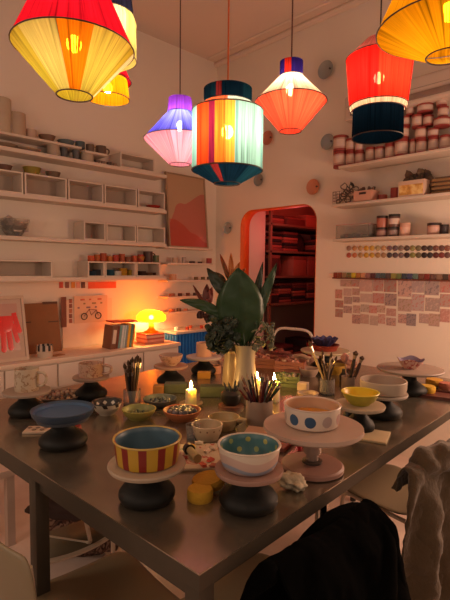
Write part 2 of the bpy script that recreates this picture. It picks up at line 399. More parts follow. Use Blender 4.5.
for v in bm.verts: v.co.x = .0045+.02*v.co.x; v.co.y += wf*.12
obj('hand_print', bm, M('e8281f', .25), pf)
# checked pot
m, nt, b = newmat('black_white_check'); a, z = angle(nt)
v = ((a*9).m('FRACT') > .5) ; v2 = (z > .052)
nt.links.new(mixc(nt, v*v2, 'c9b5a4', '241b18'), b.inputs['Base Color'])
p = hx(45, 357, XF-.12)
solo('checked_pot', lathe([(0, 0), (.055, 0), (.06, .03), (.058, .04), (.062, .045), (.06, .095), (.053, .095), (.052, .05), (0, .045)], 28), m, 'squat cream pot with a black checked rim standing before the cardboard', 'pot', (XF-.12, p.y, ZK))
solo('brown_scrap', bev(B(-.03, .03, -.05, .05, 0, .006)), M('b07850'), 'flat tan paper scrap on the console beside the checked pot', 'paper', (XF-.12, hx(58, 357, XF-.12).y, ZK), .4)
# console
y0, y1 = .35, hx(181, 346, XF).y
o = thing('console_cabinet', 'long low white drawer cabinet along the side wall', 'cabinet', (XL+.022, y0, 0))
WH = M('dfcfc2', .5, var=.04)
obj('body', B(.0, .38, 0.01, y1-y0-.01, .06, ZK-.03), WH, o)
obj('top', bev(B(0, XF-XL-.022, 0, y1-y0, ZK-.03, ZK), .004), M('e4cdbb', .45, var=.06, scale=5), o)
nd = 6; dw = (y1-y0-.04)/nd
for i in range(nd):
    for z0_, z1_ in ((.56, .735), (.09, .545)):
        dr = obj('drawer' if z1_ > .6 else 'door', bev(B(.38, .40, .02+i*dw+.006, .02+(i+1)*dw-.006, z0_, z1_), .003), WH, o)
        obj('knob', sphere(.012, (.41, .02+(i+.5)*dw, (z0_+z1_)/2+.02), sub=2), M('b9a99c', .3), dr)
# binders / books on the console
zb = ZK; xb = XF-.16
specs = [('84563f', .055, .205, 'wide brown box file with a pale label'), ('8a4a3a', .012, .2, 'thin rust coloured book beside the box file'), ('7aa8a8', .02, .2, 'teal book'), ('d4dce0', .022, .2, 'pale grey book'), ('c4d4da', .018, .2, 'light blue grey book'), ('8fa4ac', .014, .2, 'dark slate book'), ('f0b838', .024, .205, 'bright yellow book'), ('5a8a84', .02, .205, 'dark green book'), ('d0983c', .016, .2, 'ochre book nearest the lamp')]
yy = hx(106, 350, xb).y
tilt = .14
for i, (c, w, h, lb) in enumerate(specs):
    o = thing('standing_book', lb+', leaning among the upright row on the console', 'book', (xb, yy, zb))
    o.rotation_euler = (-tilt, 0, 0)
    obj('cover', bev(B(-.07, .07, 0, w, 0, h), .003), M(c, .6), o)
    obj('pages', B(-.066, .066, .002, w-.002, h-.001, h+.001), M('e6d8c4'), o)
    if i == 0: obj('label', B(.07, .0715, .012, w-.012, .05, .17), M('e2cfc0'), o)
    yy += w*1.02+.003
o = solo('lying_book', bev(B(-.07, .07, -.12, .12, 0, .012), .002), M('b8382a', .5), 'flat red book lying on top of the upright row of books', 'book', (xb+.0, hx(122, 320, xb).y, zb+.222))
o.rotation_euler = (-.03, 0, 0)
yl = hx(151, 345, xb-.02).y
st = [('c47868', .02), ('d8a090', .018), ('b85a50', .016), ('dcb0a0', .02), ('c86a58', .018)]
zz = ZK
for i, (c, h) in enumerate(st):
    o = thing('flat_book', 'pink red book lying in the stack under the glowing lamp, %s from the bottom' % ORD[i], 'book', (xb-.03, yl, zz), (i*.7 % .25)-.1, 'books under the lamp')
    obj('cover', B(-.085, .085, -.10, .10, 0, h), M(c, .6), o); obj('pages', B(-.0855, .0835, -.0975, .1015, .003, h-.003), M('ead6c6'), o)
    zz += h+.0005
# mushroom lamp
o = thing('mushroom_lamp', 'glowing amber mushroom lamp standing on the stack of books', 'lamp', (xb-.03, yl+.01, zz))
m, nt, b = newmat('amber_glass'); tr = nt.nodes.new('ShaderNodeBsdfTranslucent'); tr.inputs[0].default_value = (1, .36, .01, 1)
b.inputs['Base Color'].default_value = (1, .45, .05, 1); b.inputs['Roughness'].default_value = .2
mx = nt.nodes.new('ShaderNodeMixShader'); mx.inputs[0].default_value = .8
tp = nt.nodes.new('ShaderNodeBsdfTransparent'); tp.inputs[0].default_value = (1, .30, .01, 1)
mx2 = nt.nodes.new('ShaderNodeMixShader'); mx2.inputs[0].default_value = .45
nt.links.new(b.outputs[0], mx.inputs[1]); nt.links.new(tr.outputs[0], mx.inputs[2]); nt.links.new(mx.outputs[0], mx2.inputs[1]); nt.links.new(tp.outputs[0], mx2.inputs[2])
nt.links.new(mx2.outputs[0], nt.nodes['Material Output'].inputs[0])
AMB = m
obj('base', lathe([(0, 0), (.06, 0), (.066, .008), (.04, .02), (.026, .04), (.024, .10), (.03, .125)], 24), AMB, o)
obj('shade', lathe([(.128, .108), (.138, .125), (.134, .155), (.105, .19), (.06, .208), (0, .214)], 32), AMB, o)
obj('bulb', sphere(.022, (0, 0, .142), sub=2), emit('ffcc80', 1000), o)
# small shelves near the corner
ya, yb_ = hx(169, 262, XS-.02).y, hx(214, 262, XS-.02).y
zs = [hx(190, p, XS-.04).z for p in (247.5, 263, 280, 296, 311)]
nm = ['carrying the leaning art print', 'with a tumbler and dark scraps', 'with a long tan box', 'with a brown bottle lying on it', 'lowest and narrow']
for i, z in enumerate(zs):
    shelf('small_shelf', XL, XS-.04, ya if i else ya-.03, yb_+.0, z, .018, 'short white shelf near the room corner, '+nm[i])
m, nt, b = newmat('abstract_print'); x, y, z, v = coords(nt); n = noise(nt, 3.1, v, 1)
sh_ = ((y+n*.35) > .12)*.0+((z+n*.5-y*.6) < .62)*.34+((z*1.2+n*.3+y*.5) < .36)*.33
nt.links.new(ramp(nt, sh_, [(0, 'b8977a'), (.2, 'b56c5c'), (.5, 'b4503f')]), b.inputs['Base Color']); b.inputs['Roughness'].default_value = .35
leaner('art_print', 169, 176, 208, 247, XS-.07, zs[0], 'large leaning framed abstract print in red and tan at the room corner', 'picture',
       [('frame', 0, 1, 0, .015, -.01, .012, M('a58a70')), ('frame', 0, 1, .985, 1, -.01, .012, M('a58a70')), ('frame', 0, .03, .015, .985, -.01, .012, M('a58a70')), ('frame', .97, 1, .015, .985, -.01, .012, M('a58a70')), ('print', .03, .97, .015, .985, -.005, .003, m)], .07)
its = [(1, 175, 'c9a890', .03, .05, 'pale cup'), (1, 184, 'b8a498', .022, .06, 'clear tumbler'), (1, 192, '3a2a28', .03, .02, 'black low dish'), (1, 200, '4a3530', .025, .018, 'dark low dish'), (1, 209, 'a8443c', .03, .055, 'red cup'),
       (2, 173, 'd8a080', .035, .06, 'stack of peach cups'), (2, 196, '7a5a30', .022, .03, 'olive pot'), (2, 203, '6a5430', .022, .03, 'moss brown pot'), (2, 209, '604a30', .022, .03, 'umber pot'),
       (3, 172, 'b06848', .03, .03, 'terracotta ring dish'), (3, 180, '5a3020', .022, .03, 'maroon pot'), (3, 188, '703820', .022, .03, 'rust pot'), (3, 195, '48302a', .02, .028, 'black brown pot'),
       (4, 172, 'a86048', .03, .025, 'clay ring'), (4, 179, '60483c', .025, .03, 'dull brown pot'), (4, 186, 'b07860', .022, .022, 'pinkish small dish')]
for si, px, c, r, h, lb in its:
    pot('shelf_pot', px, 262, XM+.0, zs[si], cyl(r, h), c, lb+' on the %s of the short corner shelves' % ORD[si], 'pot')
# blue ribbed crate with white slanted board
o = thing('blue_crate', 'bright blue ribbed crate standing beyond the console end', 'crate', (XL+.155, 3.09, 0))
bm = bmesh.new(); box(bm, -.12, .11, -.30, .30, 0, .84)
obj('body', bm, M('2a86e0', .45), o)
bm = bmesh.new()
for k in range(15): box(bm, .11, .128, -.295+k*.04, -.295+k*.04+.02, .04, .83)
for k in range(6): box(bm, -.11+k*.04, -.09+k*.04, -.318, -.30, .04, .83)
rb = obj('ribbing', bev(bm, .003, 1), M('2478d0', .4), o)
obj('lid', bev(B(-.135, .17, -.325, .33, .84, .862)), M('cbbcb4', .4), o)
for i, (dx, dy, c, r) in enumerate(((.0, -.22, 'e8e0da', .02), (.05, -.12, 'a83a28', .016), (-.02, -.02, 'c25a3c', .018), (.05, .07, 'b8402c', .016), (0, .15, 'd8b8a0', .018), (.05, .23, '9a3426', .017))):
    solo('tiny_pot', lathe(cyl(r, .03, .003), 16), M(c), 'tiny %s pot on the lid of the blue crate, %s from the lamp' % ('white' if i in (0,) else 'red' if i != 4 else 'cream', ORD[i]), 'pot', (XL+.19+dx, 3.09+dy, .862))

# ---------------------------------------------------------------- back wall
YS = YB-.20
def sx(px, y=None): return hy(px, 260, y or YS).x
for z, x0, lb in ((2.325, sx(336), 'highest white shelf on the far wall, crowded with red-lidded tubs'), (2.02, sx(330), 'white shelf on the far wall carrying baskets and a tray'), (1.735, sx(332), 'white shelf on the far wall with jars and a clear box')):
    solo('wall_shelf', bev(B(x0, -.7, YS, YB, z-.022, z)), SHELF, lb, 'shelf')
for k, x in enumerate((-2.05, -1.1)):
    pass
# tubs (coordinates measured in the photograph, rows of x0, x1, top, bottom)
tubs = [(48, 95, 195, 247), (48, 90, 250, 300), (90, 122, 205, 250), (90, 122, 250, 296), (122, 152, 215, 250), (122, 152, 250, 292), (127, 177, 196, 222), (158, 190, 234, 282), (190, 222, 232, 276), (225, 260, 190, 225), (225, 258, 225, 272), (258, 308, 165, 207), (258, 306, 207, 260),
        (310, 332, 205, 252), (332, 370, 207, 250), (328, 370, 166, 205), (318, 356, 122, 164), (335, 392, 88, 122), (356, 392, 124, 166), (372, 412, 172, 200), (374, 410, 200, 248), (402, 440, 52, 94), (406, 444, 94, 134), (392, 450, 134, 176), (413, 450, 192, 238), (296, 326, 94, 140), (280, 312, 128, 164)]
bands = M('943630', .5); tubm = M('c49c8e', .55)
zsh = 2.325
placed = {}
for i, (x0, x1, t, b0) in enumerate(sorted(tubs, key=lambda t: -t[3])):
    a = hy(320+x0/3.46, 80+b0/3.46, YS+.08); c = hy(320+x1/3.46, 80+b0/3.46, YS+.08); top = hy(320+(x0+x1)/6.92, 80+t/3.46, YS+.08)
    r = (c.x-a.x)/2*.97; xc = (a.x+c.x)/2
    z = zsh
    for (qx, qr, qt) in placed.values():
        if abs(qx-xc) < (qr+r)*.8 and qt < a.z+.05: z = max(z, qt)
    h = max(.06, top.z-z)
    if h > .2 or z > 2.95: continue
    placed[i] = (xc, r, z+h+.001)
    row = 'bottom row' if z < zsh+.01 else 'second layer' if z < 2.5 else 'top of the pile'
    o = thing('glaze_tub', 'pinkish tub with a red lid, %s of the crowded high shelf, about %d cm from the shelf end' % (row, round((xc-sx(336))*100)), 'tub', (xc, YS+.08, z), i*1.1)
    o['label'] = 'pinkish glaze tub with red lid in the %s of the high shelf, %s counted from the far corner' % (row, '?')
    o['_row'] = row
    obj('body', lathe([(0, 0), (r*.93, 0), (r*.95, .004), (r*.95, h*.16), (r*.95, h*.84), (0, h*.84)], 24, mats=[1, 1, 1, 0, 0]), [tubm, bands], o)
    obj('lid', lathe([(r*.95, h*.82), (r, h*.82), (r, h*.97), (r*.9, h), (0, h)], 24), bands, o)
    obj('label_patch', lathe([(r*.955, h*.28), (r*.955, h*.72)], 24), M('d8bdb0', .6), o)
rows = {}
for o in [q for q in COL.objects if '_row' in q.keys()]: rows.setdefault(o['_row'], []).append(o)
for r_, lst in rows.items():
    for k, o in enumerate(sorted(lst, key=lambda q: q.location.x)):
        o['label'] = 'red-lidded glaze tub, %s from the doorway, %s on the high shelf' % (ORD[k], r_); o['group'] = 'glaze tubs on the high shelf'; del o['_row']
solo('dark_canister', lathe(cyl(.05, .2), 24), M('6a4a40'), 'tall dark canister between the tub groups on the high shelf', 'canister', (sx(377)+.05, YB-.06, zsh))
def bx2(name, x0, x1, t, b0, z, mat, label, cat, d=.12, y=YS+.09, **k):   # photo region 330,160-450,240, scale 3.75
    a = hy(330+x0/3.75, 160+b0/3.75, y-d/2); c = hy(330+x1/3.75, 160+b0/3.75, y-d/2); tp = hy(330+(x0+x1)/7.5, 160+t/3.75, y-d/2)
    return (a.x, c.x, z, max(tp.z, z+.02))
Z2 = 2.02; Z3 = 1.735
# basket of tools
def basket(px0, px1, h, label, col, leafy, name='wire_basket', cat='basket'):
    x0, x1 = sx(px0), sx(px1); xc = (x0+x1)/2; w = (x1-x0)/2
    o = thing(name, label, cat, (xc, YS+.09, Z2))
    bm = bmesh.new()
    for k in range(7): tube([(-w+2*w*k/6, -.075, 0), (-w+2*w*k/6, -.08, h)], .002, 5, bm)
    for k in range(6):
        for s in (-1, 1): tube([(s*w, -.075+.15*k/5, 0), (s*w, -.075+.15*k/5, h)], .002, 5, bm)
    for k in range(5): z = h*k/4+.002; tube([(-w, -.077, z), (w, -.077, z), (w, .077, z), (-w, .077, z)], .002, 5, bm, closed=True)
    obj('wire_frame', bm, M('6e5a50', .4, .6), o)
    return xc, w
xc, w = basket(330.5, 351, .10, 'wire basket heaped with grey cutters at the doorway end of the second shelf', '', 1)
for i in range(12):
    o = solo('cookie_cutter', tube([(.025*(1+.3*math.sin(3*t*PI/6+i))*math.cos(t*PI/6), .025*math.sin(t*PI/6), 0) for t in range(12)], .005, 5, closed=True), M(['5c5650', '7a6c60', '4a4440'][i % 3], .4, .5), 'grey metal cutter heaped in the wire basket', 'cutter', (xc-w*.7+w*1.4*((i*5) % 12)/11, YS+.06+.03*(i % 3), Z2+.03+.012*i), i, group='cutters heaped in the wire basket')
    o.rotation_euler = (.9+i, .5*i, i)
x0, x1 = sx(351), sx(369)
o = thing('punnet_box', 'small pink cardboard box with a cut-out grip, full of dark bits', 'box', ((x0+x1)/2, YS+.07, Z2)); w = (x1-x0)/2
bm = bmesh.new(); t = .004
box(bm, -w, w, -.06, -.06+t, 0, .085); box(bm, -w, w, .06-t, .06, 0, .085); box(bm, -w, -w+t, -.056, .056, 0, .085); box(bm, w-t, w, -.056, .056, 0, .085); box(bm, -w, w, -.06, .06, 0, t)
obj('body', bm, M('cf9a86'), o); obj('grip_hole', bev(B(-.03, .03, -.062, -.0598, .055, .072), .001), M('2e1c18'), o)
for i in range(9):
    solo('wood_scrap', tube([(0, 0, 0), (.02*math.sin(i), .01, .05)], .011, 6), M(['5a4238', '3f342c', '6b5648'][i % 3]), 'dark scrap sticking out of the pink punnet box', 'scrap', ((x0+x1)/2-w*.75+w*1.5*i/8, YS+.07+.02*math.sin(i*2), Z2+.06+.01*(i % 2)), i, group='dark scraps in the punnet box')
solo('pink_tin', lathe(cyl(.035, .05), 20), M('a05048'), 'small dull pink tin beside the punnet box', 'tin', (sx(373), YS+.12, Z2))
solo('red_jar', lathe(cyl(.035, .085), 20), M('9a3c34'), 'small red jar between punnet box and pastry box', 'jar', (sx(388), YS+.08, Z2))
x0, x1 = sx(395), sx(421)
o = thing('printed_box', 'white box printed with a golden picture on the second shelf', 'box', ((x0+x1)/2, YS+.08, Z2)); w = (x1-x0)/2
obj('carton', bev(B(-w, w, -.07, .07, 0, .115), .002), M('d8b8a4'), o)
m, nt, b = newmat('golden_picture'); nt.links.new(ramp(nt, noise(nt, 18, detail=4), [(.3, '8a5a34'), (.5, 'd8a050'), (.62, 'f0cf8a')], 'LINEAR'), b.inputs['Base Color'])
obj('picture_panel', B(-w*.9, w*.9, -.0715, -.07, .012, .085), m, o)
for i in range(26):
    px = 396+(i*37 % 42); o = solo('pine_cone', sphere(.026, s=(1, 1, 1.2), sub=2, lump=.25, seed=i), M(['5f4f40', '4c4136', '735c4a'][i % 3], bmp=.6), 'brown pine cone heaped on the second shelf around the printed box', 'pine cone', (sx(px), YS+.10+.03*(i % 2)+.02, Z2+.025+(.1 if px < 421 else 0)+.028*((i*7) % 3)*(1 if px < 434 else .4)), i, group='pine cones heaped on the second shelf')
for i in range(4):
    solo('wooden_plank', bev(B(-.14, .14, -.05, .05, 0, .018)), M('8a6844', .7), 'flat wooden slat, %s up in the stack at the frame-side end of the second shelf' % ORD[i], 'slat', (sx(447), YS+.08, Z2+.0005+i*.0285), .04*i)
    solo('wood_spacer', bev(B(-.12, .12, -.05, -.03, 0, .0095)), M('5c4230'), 'narrow dark spacer, %s up between the wooden slats' % ORD[i], 'spacer', (sx(447), YS+.08, Z2+.0189+i*.0285), .04*i)
# third shelf
x0, x1 = sx(334.5), sx(367)
o = thing('clear_box', 'clear plastic box with small packets on the third far-wall shelf', 'box', ((x0+x1)/2, YS+.08, Z3)); w = (x1-x0)/2
bm = bmesh.new(); t = .003
box(bm, -w, w, -.07, -.07+t, 0, .11); box(bm, -w, w, .07-t, .07, 0, .11); box(bm, -w, -w+t, -.067, .067, 0, .11); box(bm, w-t, w, -.067, .067, 0, .11); box(bm, -w, w, -.07, .07, 0, t)
obj('walls', bm, GLASS, o)
bm = bmesh.new(); tube([(-w, -.07, .11), (w, -.07, .11), (w, .07, .11), (-w, .07, .11)], .003, 5, bm, closed=True); obj('rim', bm, M('c08878'), o)
for i in range(8):
    o = solo('small_packet', sphere(.026, s=(1.1, .8, .7), sub=2, lump=.3, seed=i+40), M(['7a6a64', 'a84a44', '94806e', '5d6a68'][i % 4]), 'small crumpled packet in the clear box', 'packet', ((x0+x1)/2-w*.8+w*1.6*i/7, YS+.08+.02*math.sin(i*3), Z3+.022), i, group='packets in the clear box')
def jar(name, px, z, r, h, bc, lc, label, cat='jar', y=YS+.08, lb=None):
    o = thing(name, label, cat, (sx(px, y), y, z))
    obj('body', lathe([(0, 0), (r*.95, 0), (r, .005), (r, h*.78), (r*.9, h*.8), (0, h*.8)], 24), M(bc, .4), o)
    obj('lid', lathe([(r*.9, h*.79), (r*1.02, h*.79), (r*1.02, h), (0, h)], 24), M(lc, .4), o)
    if lb: obj('label_patch', lathe([(r*1.004, h*.2), (r*1.004, h*.65)], 24), M(lb), o)
    return o
jar('glaze_jar', 381, Z3, .041, .075, '8a5a54', '3a2a28', 'dark jar at the bottom of the pile of four, doorway side', lb='b08a80')
jar('glaze_jar', 392.5, Z3, .041, .075, '5a4644', '2e2422', 'dark jar at the bottom of the pile of four, away from the doorway', lb='9a8480')
jar('glaze_jar', 381, Z3+.0755, .042, .09, 'b56a58', '3a2624', 'reddish jar stacked on top of the pile, doorway side')
jar('glaze_jar', 393, Z3+.0755, .042, .095, '6a4a44', '241c1c', 'dark jar with pale label stacked on top of the pile', lb='d8c0b4')
jar('glaze_jar', 404, Z3, .038, .10, 'd8a592', 'd0a08c', 'pale pink jar beside the dark pile', lb='e2b8a6')
jar('glaze_jar', 433, Z3, .048, .085, 'c49484', '33241f', 'wide pink jar with a dark lid on the third shelf', lb='d0a898')
jar('glaze_jar', 443, Z3, .03, .07, '33262a', '221a1a', 'small black jar touching the wide pink jar')
# colour discs and tile strip, photo grid
YW = YB-.001
r1 = ['a07868', 'c08a60', 'c8a070', 'd0a040', 'd0a850', 'b8a078', 'c49a70', '7a6068', '6a5a60', '8a7a70', '5a4a48', '9a9060', '7a7058', '4a3a3a', '4c4444', '7a5048', '6a4a48', '8a5c50']
r2 = ['b05848', 'c87850', 'b89060', 'cc9c38', 'c8a048', 'b08858', 'b08868', '4a4048', '5c4c54', '74686a', '3c2e30', '8a8850', '6a6048', '30262a', '3c3638', '5a2e2c', '7a3a38', '6c4c48']
pxs = [349+5.8*i for i in range(18)]
for ri, (lst, py) in enumerate(((r1, 248.2), (r2, 255.2))):
    for i, c in enumerate(lst):
        p = hy(pxs[i], py, YW)
        o = solo('glaze_disc', xf(lathe([(0, 0), (.022, 0), (.022, .004), (.018, .007), (0, .007)], 18), Matrix.Rotation(PI/2, 4, 'X')), M(c, .3), 'round glaze colour sample, %s from the doorway in the %s row' % (ORD[i], ('upper', 'lower')[ri]), 'disc', (p.x, YW, p.z), group='glaze colour discs on the far wall')
zr = hy(400, 276.5, YW-.03).z
solo('tile_rail', B(sx(333, YW-.03), -.85, YW-.035, YW, zr-.03, zr-.018), M('6a3828'), 'thin dark rail under the strip of colour tiles', 'rail')
tc = ['8a3a2c', '8a4a34', 'a08060', '707048', 'd0b830', 'b87838', 'c49070', '9a6a68', '5a3038', '506070', '4a5a60', '58484a', '98904a', '708050', '404858', '4a4c70', '688078', '7a4a3c', '84322c', '6a4a44', '8a6a58', '4c3c34', 'a05848', '643a34']
x = sx(333, YW-.03)
for i, c in enumerate(tc):
    w = .0445
    solo('colour_tile', bev(B(0, w-.004, -.008, 0, 0, .042), .002, 1), M(c, .3), 'square glaze tile in the strip on the dark rail, %s from the doorway' % ORD[i], 'tile', (x+i*w, YW-.012, zr-.0178), group='glaze tiles in the strip')
pr = [(22, 65, 18, 46, 'a88078'), (66, 94, 18, 46, '8a6a68'), (96, 146, 16, 66, 'b08884'), (150, 188, 16, 64, '9a6a68'), (193, 240, 16, 68, '6f5450'), (248, 298, 18, 86, 'b8908a'), (301, 348, 18, 70, '8c7c88'), (353, 406, 18, 80, '7a7078'), (411, 450, 16, 70, '9a5850'),
      (2, 28, 56, 92, 'b86058'), (34, 64, 52, 82, 'a89090'), (68, 96, 52, 80, 'a07a78'), (36, 66, 84, 114, '8c7880'), (70, 96, 84, 108, '907070'), (100, 144, 72, 108, 'b09890'), (148, 192, 70, 112, 'a86862'), (196, 240, 72, 122, '745c5c'), (248, 298, 92, 144, 'a08684'), (301, 348, 74, 142, 'a0989c'), (354, 408, 88, 144, '70686c'), (412, 450, 74, 126, '8a706c'),
      (2, 32, 98, 128, '7a5048'), (2, 30, 132, 166, '8a6458'), (34, 66, 120, 150, 'a88480'), (72, 98, 118, 150, 'b49088'), (102, 132, 114, 146, 'a8a098'), (134, 164, 118, 150, 'c07a70'), (166, 196, 118, 148, 'c09a88'), (202, 238, 130, 162, 'a06058'), (412, 448, 132, 186, 'a04a48'),
      (68, 98, 154, 192, 'a4746a'), (100, 132, 152, 192, 'a88878'), (138, 168, 158, 198, 'a8988c'), (170, 196, 152, 192, 'c0988c'), (202, 238, 166, 200, 'b08478'), (248, 278, 152, 190, 'b08078'), (280, 316, 150, 200, '4c5268'), (330, 366, 150, 190, '8a7274'), (368, 408, 150, 202, 'a0807a')]
for i, (x0, x1, t, b0, c) in enumerate(pr):
    a = hy(335+x0/3.91, 275+t/3.91, YW); d = hy(335+x1/3.91, 275+b0/3.91, YW)
    key = 'print_'+c; m, nt, b = newmat(key); n = noise(nt, 34+i, detail=2); cc = tuple(q*.62+w_*.38 for q, w_ in zip(lin(c), lin('e4c4b8')))
    rr = random.Random(i); alt = [lin(q) for q in ('d8b8ac', 'c04038', '4a4a60', '8a7a48')]
    nt.links.new(mixc(nt, (n > .56), cc, tuple(u*.5+v*.5 for u, v in zip(cc, alt[rr.randrange(4)]))), b.inputs['Base Color']); b.inputs['Roughness'].default_value = .7
    xm = (a.x+d.x)/2; row = ['top', 'second', 'third', 'bottom'][0 if t < 40 else 1 if t < 97 else 2 if t < 149 else 3]
    o = solo('small_print', B(-(d.x-a.x)/2, (d.x-a.x)/2, -.002, 0, -(a.z-d.z)/2, (a.z-d.z)/2), m, row, 'print', (xm, YW, (a.z+d.z)/2), group='small prints pinned in the grid')
    o['_p'] = row
rows = {}
for o in [q for q in COL.objects if '_p' in q.keys()]: rows.setdefault(o['_p'], []).append(o)
for r_, lst in rows.items():
    for k, o in enumerate(sorted(lst, key=lambda q: q.location.x)):
        o['label'] = 'small printed picture in the %s row of the wall grid, %s from the doorway' % (r_, ORD[k]); del o['_p']
# air conditioner
xa = sx(340, YB-.2)
a_ = hy(430, 72, YB-.2); b_ = hy(430, 100, YB-.2)
o = thing('air_conditioner', 'long white wall air conditioner high on the far wall behind the red lamp', 'air conditioner', (xa, YB, b_.z))
h = a_.z-b_.z
obj('housing', bev(B(0, 1.0, -.2, 0, 0, h), .02, 3), M('cdb8aa', .4, var=.03), o)
obj('louvre', bev(B(.06, .94, -.206, -.198, .03, .075), .003), M('8c7468'), o)
obj('seam', B(.02, .98, -.2015, -.2, h*.55, h*.56), M('7a665c'), o)
# ceramic wall discs
for px, py, r, c, lb in ((326, 70, .068, '9aa09e', 'grey ceramic wall disc high between the coral and red lamps'), (328, 142, .06, '9aa0a0', 'grey ceramic wall disc at the doorway end of the tub shelf'), (313.5, 187, .062, 'cc8466', 'terracotta wall disc above the arch corner'), (268, 138, .06, 'c47a60', 'terracotta wall disc mostly hidden by the coral lamp'), (259, 180, .055, '8f8f8c', 'grey ceramic wall disc beside the lantern'), (228, 228, .056, 'a0a8aa', 'grey ceramic wall disc left of the arch')):
    p = hy(px, py, YB-.02)
    o = thing('wall_disc', lb, 'wall disc', (p.x, YB, p.z))
    r *= 1.12; obj('plate', xf(lathe([(0, .012), (r*.8, .02), (r, .034), (r*1.02, .03), (r*.5, .0), (0, 0)], 30), Matrix.Rotation(PI/2, 4, 'X')), M(c, .5), o)
    obj('hook', xf(lathe([(0, .035), (.008, .03), (.006, .01), (.0, .01)], 12, c=(r*.55, 0)), Matrix.Rotation(PI/2, 4, 'X')), M('4a403a', .4), o)
# ---------------------------------------------------------------- small room behind the arch: shelves
AX0, AX1 = -4.05, -3.45
DS = M('8c5a4c', .6)
y0, y1 = YB+WT+.28, 6.0
zl = [hx(268, p, AX1).z for p in (222, 250, 276, 304)]
for i, z in enumerate(zl+[.08]):
    shelf('storage_shelf', AX0, AX1, y0, y1, z, .025, ['top board', 'second board', 'third board', 'fourth board', 'bottom board'][i]+' of the storage shelving in the red-lit room', mat=DS)
for y in (y0+.02, (y0+y1)/2, y1-.04):
    for x in (AX1-.03,):
        solo('shelf_post', B(x, x+.03, y, y+.03, 0, 2.45), DS, 'upright post of the storage shelving, %s' % ('nearest the arch' if y < 4.1 else 'in the middle' if y < 5.5 else 'farthest'), 'post')
rnd = random.Random(3)
tones = ['9a4a44', 'b05a50', '5a3030', '2c2024', 'a8544a', 'c06a5c', '3a2a2c', '7a3a36']
for i, z in enumerate([.08]+zl[::-1]):
    y = y0+.06; k = 0
    top = ([zl[3], zl[2], zl[1], zl[0], 2.5])[i]-z-.05
    while y < y1-.25:
        w = rnd.uniform(.14, .34); h = min(top, rnd.uniform(.08, .28) if i else rnd.uniform(.3, .55))
        kind = rnd.random(); c = tones[rnd.randrange(8)]; lb = '%s, %s place from the arch' % (['floor level', 'first shelf', 'second shelf', 'third shelf', 'top shelf'][i], ORD[k])
        if kind < .45:
            o = thing('storage_box', 'storage box, '+lb, 'box', (AX1-.2, y+w/2, z)); obj('body', bev(B(-.17, .17, -w/2, w/2, 0, h*.9), .006), M(c), o); obj('lid', bev(B(-.175, .175, -w/2-.004, w/2+.004, h*.84, h), .004), M(tones[rnd.randrange(8)]), o)
        elif kind < .8:
            n = max(2, int(h/.035))
            for q in range(n):
                solo('folded_cloth', bev(B(-.15-.01*(q % 2), .15, -w/2+.008*(q % 3), w/2-.006*(q % 2), 0, .032), .012, 3), M(tones[(q+k) % 8], .9), 'folded red-lit cloth, %s up in its pile, %s' % (ORD[q], lb), 'cloth', (AX1-.2, y+w/2, z+q*.0325), group='folded cloths on the storage shelves')
        else:
            solo('storage_jar', lathe([(0, 0), (w*.3, 0), (w*.36, h*.3), (w*.3, h*.8), (w*.18, h), (0, h)], 20), M(c, .4), 'rounded storage jar, '+lb, 'jar', (AX1-.2, y+w/2, z))
        y += w+.03; k += 1
# red box and dark cabinet on the annex floor
p = hz(289, 352, .3)
o = thing('red_bin', 'red bin on the floor inside the arch', 'bin', (-3.15, 4.6, 0)); obj('body', lathe([(0, 0), (.14, 0), (.17, .6), (.16, .6), (.13, .02), (0, .02)], 28), M('c03a2c', .5), o); obj('rim', tube([(.17*math.cos(t*PI/12), .17*math.sin(t*PI/12), .6) for t in range(24)], .012, 6, closed=True), M('a02a20'), o)
o = thing('metal_drawers', 'dark grey drawer unit inside the arch', 'drawer unit', (-2.72, 4.5, 0)); obj('body', B(-.24, .24, -.25, .25, 0, 1.0), M('4a4240', .4), o)
for k in range(4):
    d = obj('drawer', bev(B(-.23, .23, -.27, -.25, .04+k*.24, .26+k*.24), .004), M('6a5c56', .4), o); obj('handle', tube([(-.08, -.29, .16+k*.24), (.08, -.29, .16+k*.24)], .006, 6), M('8a7c74', .3, .7), d)
# ---------------------------------------------------------------- the steel table
TR = R(3.5); TC = Vector((-.67, .58, 0))
def tl(u, v, z=0):    # table coordinates: u along the near-left edge, v along the right edge
    return TC+Vector((-math.cos(TR)*u-math.sin(TR)*v, -math.sin(TR)*u+math.cos(TR)*v, z))
TU, TV = 1.53, 2.13
m, nt, b = newmat('brushed_steel')
x, y, z, v = coords(nt)
n = noise(nt, 3.5, v, 6, .65)
nt.links.new(ramp(nt, n, [(.3, '96897a'), (.55, 'aa9c8a'), (.75, 'beb09c')], 'LINEAR'), b.inputs['Base Color'])
b.inputs['Metallic'].default_value = .84
rr = noise(nt, 9, v, 5, .7)*.18+.12
nt.links.new(rr.k, b.inputs['Roughness']); bump(nt, b, noise(nt, 7, v, 3), .02)
STEEL = m
o = thing('work_table', 'large stainless steel work table crowded with pottery', 'table', (TC.x, TC.y, 0), TR)
obj('table_top', B(-TU, 0, 0, TV, TZ-.003, TZ), STEEL, o)
DST = M('50463a', .5, .5)
bm = bmesh.new()
for e_ in ((-TU, 0, 0, .03), (-TU, 0, TV-.03, TV), (-TU, -TU+.03, .03, TV-.03), (-.03, 0, .03, TV-.03)): box(bm, *e_, TZ-.038, TZ-.0031)
obj('edge_band', bm, DST, o)
for u, v_ in ((.03, .03), (.74, .03), (1.5, .03), (.03, 2.1), (.74, 2.1), (1.5, 2.1)):
    w = .022
    bm = B(-u-w+.0, -u+w, v_-w, v_+w, .03, TZ-.034); lg = obj('leg', bev(bm, .004), DST, o)
    obj('foot', lathe([(0, 0), (.018, 0), (.018, .03), (0, .03)], 16, c=(-u, v_)), M('2c2622'), lg)
